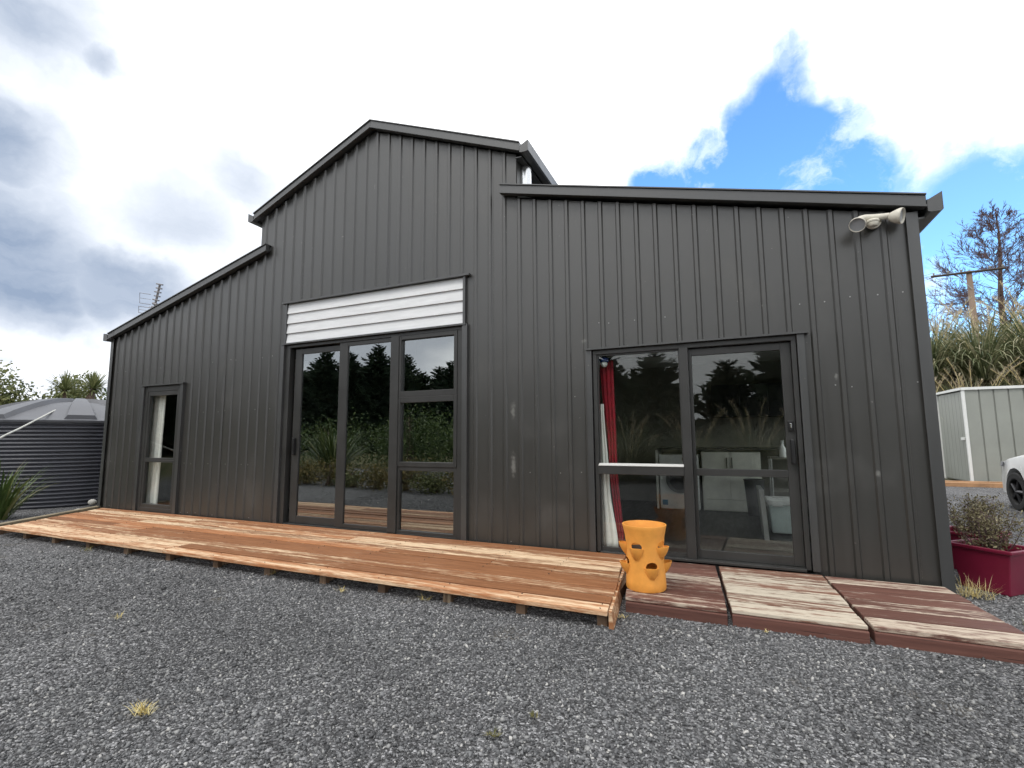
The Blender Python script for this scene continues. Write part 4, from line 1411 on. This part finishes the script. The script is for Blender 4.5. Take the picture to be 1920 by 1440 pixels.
for sg in (-1, 1):
    MB().hexa([(CX + .035, CY + .9 + sg * .44, G + .60), (CX + .38, CY + .9 + sg * .835, G + .72), (CX + .40, CY + .9 + sg * .82, G + .79), (CX + .07, CY + .9 + sg * .44, G + .655)],
              [(CX + .0, CY + .9 + sg * .45, G + .60), (CX + .36, CY + .9 + sg * .85, G + .72), (CX + .38, CY + .9 + sg * .835, G + .80), (CX + .03, CY + .9 + sg * .45, G + .66)]).build('headlight', 'lamp_lens', car)
MB().box(CX - .012, CX + .03, CY + .9 - .38, CY + .9 + .38, G + .36, G + .50).build('grille', 'car_black', car, bev=.006)
MB().box(CX + .05, CX + .5, CY + .9 - .60, CY + .9 + .60, G + .13, G + .19).build('under_lip', 'car_black', car)

car.rotation_euler = (0, 0, R(-90))
car.location = (8.64, 6.90, 0)

# ------------------------------------------------------------------ pampas bank on the right
P1 = pampas('pampas_grass', 'pampas clump', (0, 0, 0), 21)
P2 = pampas('pampas_grass', 'pampas clump', (0, 0, 0), 22, 760, 2.1, 6)
P3 = pampas('pampas_grass', 'pampas clump', (0, 0, 0), 23, 680, 2.4, 12)
spots = [(10.2, 15.0, 1, .95, 'pampas clump behind the shed, just clear of the barn corner'), (11.6, 15.4, 2, 1.0, 'pampas clump rising behind the left end of the shed roof'),
         (13.1, 15.2, 0, 1.05, 'pampas clump behind the shed at the right edge'), (14.8, 15.6, 2, 1.0, 'pampas clump at the far right behind the shed'),
         (11.2, 17.3, 0, 1.05, 'pampas clump higher on the bank beside the barn corner'), (12.6, 17.2, 1, 1.2, 'drooping pampas clump in mid bank below the pole'),
         (14.2, 17.4, 2, 1.25, 'tall plumed pampas clump at the middle of the bank'), (15.9, 17.2, 0, 1.25, 'tall pampas clump high on the right of the bank'),
         (12.2, 19.4, 2, 1.15, 'feathery pampas clump on the crest near the pole'), (13.9, 19.6, 0, 1.25, 'pale pampas clump on the crest right of the pole'),
         (16.0, 19.8, 1, 1.4, 'largest pampas clump on the crest under the bare tree'), (17.8, 20.2, 2, 1.3, 'pampas clump on the crest at the right edge'),
         (10.6, 19.0, 1, .8, 'small pampas clump on the crest touching the barn outline')]
pro = [P1, P2, P3]
used = set()
for i, (x, y, k, s_, lb) in enumerate(spots):
    z = bank_z(x, y) - .02
    if k not in used:
        used.add(k)
        o = pro[k]
        o.location, o.rotation_euler, o.scale = (x, y, z), (0, 0, i * 1.7), (s_,) * 3
        o['label'] = lb
    else:
        dup(pro[k], (x, y, z), i * 1.7, lb, s_)
mb = MB()
rn = random.Random(5)
for _ in range(4200):
    x, y = rn.uniform(8.2, 19), rn.uniform(13.7, 21)
    blade(mb, (x, y, bank_z(x, y) - .02), rn.uniform(0, 6.283), rn.uniform(.3, .9), rn.uniform(.012, .03), rn.uniform(.1, .9), rn.uniform(.3, 1.6), 3)
tag(mb.build('bank_grass', 'pampas_leaf'), 'rough grass covering the bank behind the shed', 'grass', None, 'stuff')

# ------------------------------------------------------------------ power pole and wires
PB = Vector((14.95, 23.6, bank_z(14.95, 23.6)))
PT = Vector((14.95, 23.6, 8.72))
pp = thing('power_pole', 'weathered timber power pole with a single crossarm on the bank', 'power pole', PB)
MB().tube([PB - Vector((0, 0, .3)), PT], [.15, .105], 14).build('pole', 'pole_wood', pp, smooth=60)
a, b = PT + Vector((-1.45, -.17, -.12)), PT + Vector((1.25, -.10, -.06))
MB().tube([a, b], .055, 4).build('crossarm', 'dark_wood', pp)
for q in (.04, .24, .42, .80, .97):
    p = a.lerp(b, q)
    MB().tube([p + Vector((0, 0, .04)), p + Vector((0, 0, .13)), p + Vector((0, 0, .17))], [.015, .045, .03], 8).build('insulator', 'insulator', pp)
MB().tube([PT + Vector((0, -.14, -.9)), a.lerp(b, .34)], .018, 6).build('brace', 'grey_metal', pp)
for i, (q, lb) in enumerate(((.04, 'leftmost thin overhead wire running off the crossarm'), (.24, 'second thin overhead wire from the left end of the crossarm'), (.42, 'thin overhead wire nearest the pole on the left'))):
    p = a.lerp(b, q) + Vector((0, 0, .17))
    e = Vector((-14 + i * 1.2, 46, 10.2))
    pts = [p.lerp(e, k / 14) + Vector((0, 0, -1.1 * math.sin(math.pi * k / 14))) for k in range(15)]
    tag(MB().tube(pts, .007, 5).build('overhead_wire', 'wire'), lb, 'wire')

# ------------------------------------------------------------------ bare deciduous conifer
def bare_tree(loc, H_, label, seed):
    rn = random.Random(seed)
    t = thing('bare_tree', label, 'tree', loc)
    tr, tw = MB(), MB()
    pts = [Vector((.12 * math.sin(i * .7), .1 * math.cos(i * .9), H_ * i / 12)) for i in range(13)]
    tr.tube(pts, [.30 * (1 - i / 12.5) + .02 for i in range(13)], 10)

    def grow(p, d, ln, r_, lev):
        q = [p]
        dd = d.copy()
        for i in range(4):
            dd = (dd + Vector((rn.gauss(0, .14), rn.gauss(0, .14), rn.gauss(.03, .10)))).normalized()
            q.append(q[-1] + dd * ln / 4)
        (tr if lev == 0 else tw).tube(q, [r_, r_ * .8, r_ * .6, r_ * .45, r_ * .3], 5 if lev == 0 else 3, cap=False)
        if lev < 3:
            for _ in range((9, 6, 4)[lev]):
                s_ = rn.uniform(.25, 1.0)
                i = min(3, int(s_ * 4))
                b = q[i].lerp(q[i + 1], s_ * 4 - i)
                sd = (dd + Vector((rn.gauss(0, .55), rn.gauss(0, .55), rn.gauss(.12, .4)))).normalized()
                grow(b, sd, ln * rn.uniform(.34, .58), max(.015, r_ * .55), lev + 1)
    for k in range(44):
        s_ = .24 + .74 * k / 44
        i = min(11, int(s_ * 12))
        p = pts[i].lerp(pts[i + 1], s_ * 12 - i)
        az = k * 2.4 + rn.uniform(-.3, .3)
        L = H_ * .33 * (1 - s_) ** .62 * rn.uniform(.75, 1.15) + .35
        up = rn.uniform(.0, .45) + .5 * s_
        d = Vector((math.cos(az), math.sin(az), up)).normalized()
        grow(p, d, L, .05 * (1.15 - s_), 0)
    tr.build('trunk', 'bark', t, world=False)
    tw.build('twigs', 'twig', t, world=False)
    return t


bare_tree((21.3, 36.3, .3), 15.6, 'bare purple-brown tree on the right skyline behind the pole', 31)


# ------------------------------------------------------------------ left background: hedge and cabbage trees
def cabbage_tree(loc, Ht, heads, label, seed, Lf=.75):
    rn = random.Random(seed)
    t = thing('cabbage_tree', label, 'tree', loc, 0, 'cabbage trees')
    tr = MB()
    cr = MB()
    for (dx, dy, dz) in heads:
        e = Vector((dx, dy, Ht + dz))
        pts = smooth_path([(0, 0, -.1), (dx * .1, dy * .1, Ht * .5), (dx * .6, dy * .6, Ht * .8), e], 4)
        tr.tube(pts, [.11 - .05 * i / (len(pts) - 1) for i in range(len(pts))], 8)
        for _ in range(150):
            th = rn.uniform(.0, 2.0)
            blade(cr, e + Vector((0, 0, -.05)), rn.uniform(0, 6.283), Lf * rn.uniform(.75, 1.1), .045, th, rn.uniform(.05, .6), 4)
    tr.build('trunk', 'bark', t, world=False)
    cr.build('crown', 'hedge_leaf', t, world=False)
    return t


cabbage_tree((-20.8, 5.9, G), 3.35, [(0, 0, 0), (.45, .8, .1)], 'pale cabbage tree with two round heads above the tank lid', 41, 1.0)
cabbage_tree((-13.4, 3.35, G), 2.85, [(0, 0, 0)], 'dark cabbage tree close beside the barn edge', 42, .6)


def shrub(name, label, loc, rad, n, size, mat, seed, cat='shrub', group=None, stem=True):
    rn = random.Random(seed)
    t = thing(name, label, cat, loc, 0, group)
    mb = MB()
    for _ in range(9):
        c = (rn.uniform(-.45, .45) * rad[0], rn.uniform(-.45, .45) * rad[1], rad[2] * rn.uniform(.22, .75))
        k = rn.uniform(.45, .75)
        leaves(mb, c, (rad[0] * k, rad[1] * k, rad[2] * k * .8), n // 9, size, .4, rn)
    mb.build('crown', mat, t, world=False)
    st_ = MB()
    for _ in range(5):
        st_.tube([(rn.uniform(-.1, .1), rn.uniform(-.1, .1), -.05), (rn.uniform(-.3, .3) * rad[0], rn.uniform(-.3, .3) * rad[1], rad[2] * .8)], [.04, .01], 6)
    st_.build('stem', 'bark', t, world=False)
    return t


for i, (x, y, rx, rz, mt, lb) in enumerate((
        (-25.0, 2.6, 1.8, 3.7, 'hedge_leaf', 'olive bush behind the tank at the left edge'), (-24.5, 5.2, 2.0, 4.1, 'hedge_leaf', 'olive bush behind the left half of the tank lid'),
        (-23.5, 7.6, 1.7, 3.7, 'hedge_leaf', 'olive bush behind the two-headed cabbage tree'), (-21.0, 8.3, 1.6, 3.0, 'hedge_leaf', 'olive bush between the two cabbage trees'),
        (-14.6, 4.7, 1.2, 3.0, 'shrub_leaf', 'green bush behind the tank touching the barn edge'), (-27.0, -1.0, 1.9, 3.4, 'hedge_leaf', 'olive bush beyond the flax at the far left'))):
    shrub('hedge_bush', lb, (x, y, G), (rx, rx, rz), 12000, .085, mt, 60 + i, 'bush', 'bushes behind the tank')

# ------------------------------------------------------------------ across the yard: planting that the windows mirror
def conifer(name, loc, Hh, Rr, mat, seed, label, cat='tree', group=None, nb=150, cone=.85, base=.12):
    rn = random.Random(seed)
    t = thing(name, label, cat, loc, 0, group)
    MB().tube([(0, 0, -.2), (.05, 0, Hh * .5), (0, .03, Hh * .97)], [Hh * .018, Hh * .012, .02], 8).build('trunk', 'bark', t, world=False)
    mb = MB()
    for k in range(nb):
        s_ = base + (1 - base) * (k / nb)
        z = Hh * s_
        L = Rr * ((1 - s_) / (1 - base)) ** cone * rn.uniform(.65, 1.15) + .12
        az = k * 2.399 + rn.uniform(-.4, .4)
        d = Vector((math.cos(az), math.sin(az), rn.uniform(.0, .35)))
        sd = Vector((-d.y, d.x, 0))
        p = Vector((0, 0, z))
        m_ = max(3, int(L / .28))
        for i in range(m_):
            q = (i + 1) / m_
            c = p + d * L * q + Vector((0, 0, .16 * L * q * q))
            wd = (.16 + .32 * (1 - q) + .1) * min(1.3, L)
            for _ in range(3):
                a = (d + sd * rn.gauss(0, .7) + Vector((0, 0, rn.gauss(.15, .35)))).normalized()
                b = a.cross(Vector((rn.gauss(0, 1), rn.gauss(0, 1), rn.gauss(0, 1)))).normalized()
                e = c + Vector((rn.gauss(0, .1), rn.gauss(0, .1), rn.gauss(0, .1))) * L * .5
                mb.add([e - a * wd, e + b * wd * .3, e + a * wd * 1.1, e - b * wd * .3], [(0, 1, 2, 3)])
    mb.build('crown', mat, t, world=False)
    return t


pines = [conifer('pine_tree', (0, 0, 0), 10.0, 3.1, 'pine_needle', 71, 'x', 'tree', 'pine trees across the yard', 190, .55, .04),
         conifer('pine_tree', (0, 0, 0), 9.0, 2.8, 'pine_needle', 72, 'x', 'tree', 'pine trees across the yard', 170, .5, .04),
         conifer('pine_tree', (0, 0, 0), 11.0, 3.1, 'pine_needle', 73, 'x', 'tree', 'pine trees across the yard', 200, .6, .04)]
rn = random.Random(9)
k = 0
for row, (A, B, nn) in enumerate((((-45, -10), (-8, -44), 30), ((-48, -14), (-12, -47), 27))):
    for i in range(nn):
        q = i / (nn - 1)
        x, y = A[0] + (B[0] - A[0]) * q + rn.uniform(-.8, .8), A[1] + (B[1] - A[1]) * q + rn.uniform(-.8, .8)
        s_ = rn.uniform(.72, .88) + .05 * row
        lb = 'dark pine in the tree belt mirrored in the tall glazed doors'
        if k < 3:
            o = pines[k]
            o.location, o.rotation_euler, o.scale, o['label'] = (x, y, G - .05), (0, 0, rn.uniform(0, 6)), (s_,) * 3, lb
        else:
            dup(pines[k % 3], (x, y, G - .05), rn.uniform(0, 6), lb, s_)
        k += 1
cyp = [conifer('cypress_tree', (1.0, -21, G), 5.6, 2.2, 'cypress_leaf', 81, 'cypress mirrored at the left of the sliding door', 'tree', 'cypresses across the yard', 150, .6),
       conifer('cypress_tree', (4.4, -22.5, G), 5.2, 1.9, 'cypress_leaf', 82, 'cypress mirrored beside the sliding door mullion', 'tree', 'cypresses across the yard', 150, .6)]
for i, (x, y, s_, lb) in enumerate(((7.4, -21.0, 1.2, 'tall cypress mirrored in the right leaf of the sliding door'), (-2.2, -24, 1.2, 'cypress mirrored behind the red curtain'), (10.2, -22, 1.3, 'outermost cypress across the yard to the right'), (-6.0, -27, 1.3, 'cypress between the pine belt and the pampas across the yard'))):
    dup(cyp[i % 2], (x, y, G), i * 1.3, lb, s_)
for i, (x, y, k, s_, lb) in enumerate(((1.6, -9.6, 0, .85, 'pampas across the yard mirrored left in the sliding door'), (3.3, -10.4, 2, .8, 'pampas across the yard mirrored beside the door mullion'), (4.9, -9.7, 2, .85, 'plumed pampas across the yard mirrored in the right leaf'),
                                      (6.5, -10.2, 0, .9, 'pampas across the yard mirrored at the right of the sliding door'), (8.2, -9.8, 1, .9, 'outer pampas clump across the yard'))):
    dup(pro[k], (x, y, G), i * 2.1, lb, s_)
flax('flax_bush', 'spiky flax across the yard mirrored low in the left glazed leaf', 'flax', (-7.9, -7.6, G), 230, 2.0, .06, 'flax_leaf', 15)
cabbage_tree((-3.6, -9.2, G), 1.25, [(0, 0, 0)], 'young cabbage tree across the yard mirrored in the middle window light', 43, .95)
shrub('yard_shrub', 'round green shrub across the yard mirrored in the middle glazed leaf', (-6.1, -9.6, G), (1.7, 1.7, 2.5), 4200, .055, 'shrub_leaf', 66, 'shrub')
shrub('yard_shrub', 'loose green shrub across the yard mirrored right of the cabbage tree', (-2.0, -10.6, G), (1.5, 1.5, 1.9), 3000, .06, 'hedge_leaf', 67, 'shrub')
shrub('yard_shrub', 'wide dark shrub across the yard at the left of the flax', (-10.8, -7.2, G), (1.9, 1.7, 2.0), 3400, .06, 'shrub_leaf', 68, 'shrub')
ys = shrub('yard_shrub', 'tall green shrub in front of the pine belt, mirrored in the left glazed leaf', (-12.5, -12.0, G), (2.2, 2.0, 2.2), 3600, .07, 'shrub_leaf', 69, 'shrub')
for i, (x, y, s_, lb) in enumerate(((-9.8, -13.6, 1.0, 'green shrub before the pine belt, second from the left'), (-7.6, -15.2, 1.1, 'green shrub before the pine belt, third from the left'), (-5.2, -16.4, .95, 'green shrub before the pine belt, fourth from the left'),
                                    (-2.8, -16.8, 1.1, 'green shrub before the pine belt, fifth from the left'), (-15.6, -11.0, 1.1, 'green shrub at the far left end of the pine belt'), (-.4, -16.2, 1.0, 'green shrub between the pine belt and the cypresses'))):
    dup(ys, (x, y, G), i * 1.1, lb, s_)
for i in range(9):
    q = i / 8
    x, y = -7.6 + 7.4 * q, -5.25 + .75 * q
    shrub('garden_hedge', 'low ochre hedge plant across the yard mirrored at the foot of the glazed doors', (x, y - .15, G), (.80, .6, .50 + .12 * (i % 3)), 1800, .032, 'ochre_leaf' if i % 3 else 'hedge_leaf', 100 + i, 'hedge plant', 'ochre hedge across the yard')

# ------------------------------------------------------------------ loose crushed stone
def gravel():
    cx, cy = CAM.x, CAM.y
    N0 = 900000
    X = RNG.uniform(-6.8, 9.5, N0)
    Y = RNG.uniform(-4.95, 7.5, N0)
    d = np.hypot(X - cx, Y - cy)
    dens = np.select([d < 2.6, d < 3.6, d < 5.0, d < 7.5], [6600, 4400, 2300, 900], 170)
    keep = RNG.random(N0) * (N0 / (16.3 * 12.45)) < dens
    keep &= ~((Y > -1.60) & (X > -5.0 + (-1.6 - Y) * .5) & (X < 3.48))
    keep &= ~((Y > -1.26) & (X < 5.85) & (X > 3.3))
    keep &= ~((Y > -.1) & (X < 5.85))
    keep &= (Y < -.2) | (X > 5.9)
    # bare wedge behind the left of the camera is never seen
    keep &= ~((Y < -4.2) & (X < 1.0))
    X, Y = X[keep], Y[keep]
    n = len(X)
    print('stones', n)
    base = np.array([(-1, -1, -1), (1, -1, -1), (1, 1, -1), (-1, 1, -1), (-1, -1, 1), (1, -1, 1), (1, 1, 1), (-1, 1, 1)], float)
    P = base[None] * RNG.uniform(.45, 1.0, (n, 8, 3))
    size = np.clip(RNG.lognormal(math.log(.0044), .36, n), .0024, .0115)
    dd = np.hypot(X - cx, Y - cy)
    size *= np.where(dd > 5, 1.3, 1.0)
    P *= (size[:, None] * RNG.uniform(.7, 1.3, (n, 3)) * np.array([1.15, 1.15, .72]))[:, None, :]
    q = RNG.normal(size=(n, 4)) * np.array([1, .45, .45, 1])
    q /= np.linalg.norm(q, axis=1)[:, None]
    w_, x_, y_, z_ = q.T
    Rm = np.stack([np.stack([1 - 2 * (y_ * y_ + z_ * z_), 2 * (x_ * y_ - z_ * w_), 2 * (x_ * z_ + y_ * w_)], -1),
                   np.stack([2 * (x_ * y_ + z_ * w_), 1 - 2 * (x_ * x_ + z_ * z_), 2 * (y_ * z_ - x_ * w_)], -1),
                   np.stack([2 * (x_ * z_ - y_ * w_), 2 * (y_ * z_ + x_ * w_), 1 - 2 * (x_ * x_ + y_ * y_)], -1)], 1)
    P = np.einsum('nij,nkj->nki', Rm, P)
    P[:, :, 0] += X[:, None]
    P[:, :, 1] += Y[:, None]
    P[:, :, 2] += G + (size * RNG.uniform(.0, .55, n))[:, None]
    F = np.array([(0, 3, 2, 1), (4, 5, 6, 7), (0, 1, 5, 4), (1, 2, 6, 5), (2, 3, 7, 6), (3, 0, 4, 7)])
    idx = (F[None] + (np.arange(n) * 8)[:, None, None]).reshape(-1)
    me = bpy.data.meshes.new('gravel')
    me.vertices.add(n * 8)
    me.vertices.foreach_set('co', P.reshape(-1))
    me.loops.add(len(idx))
    me.loops.foreach_set('vertex_index', idx.astype(np.int32))
    me.polygons.add(n * 6)
    me.polygons.foreach_set('loop_start', (np.arange(n * 6) * 4).astype(np.int32))
    me.update(calc_edges=True)
    me.materials.append(M['stone'])
    o = bpy.data.objects.new('gravel', me)
    COL.objects.link(o)
    tag(o, 'dark grey crushed gravel covering the yard', 'gravel', None, 'stuff')


gravel()
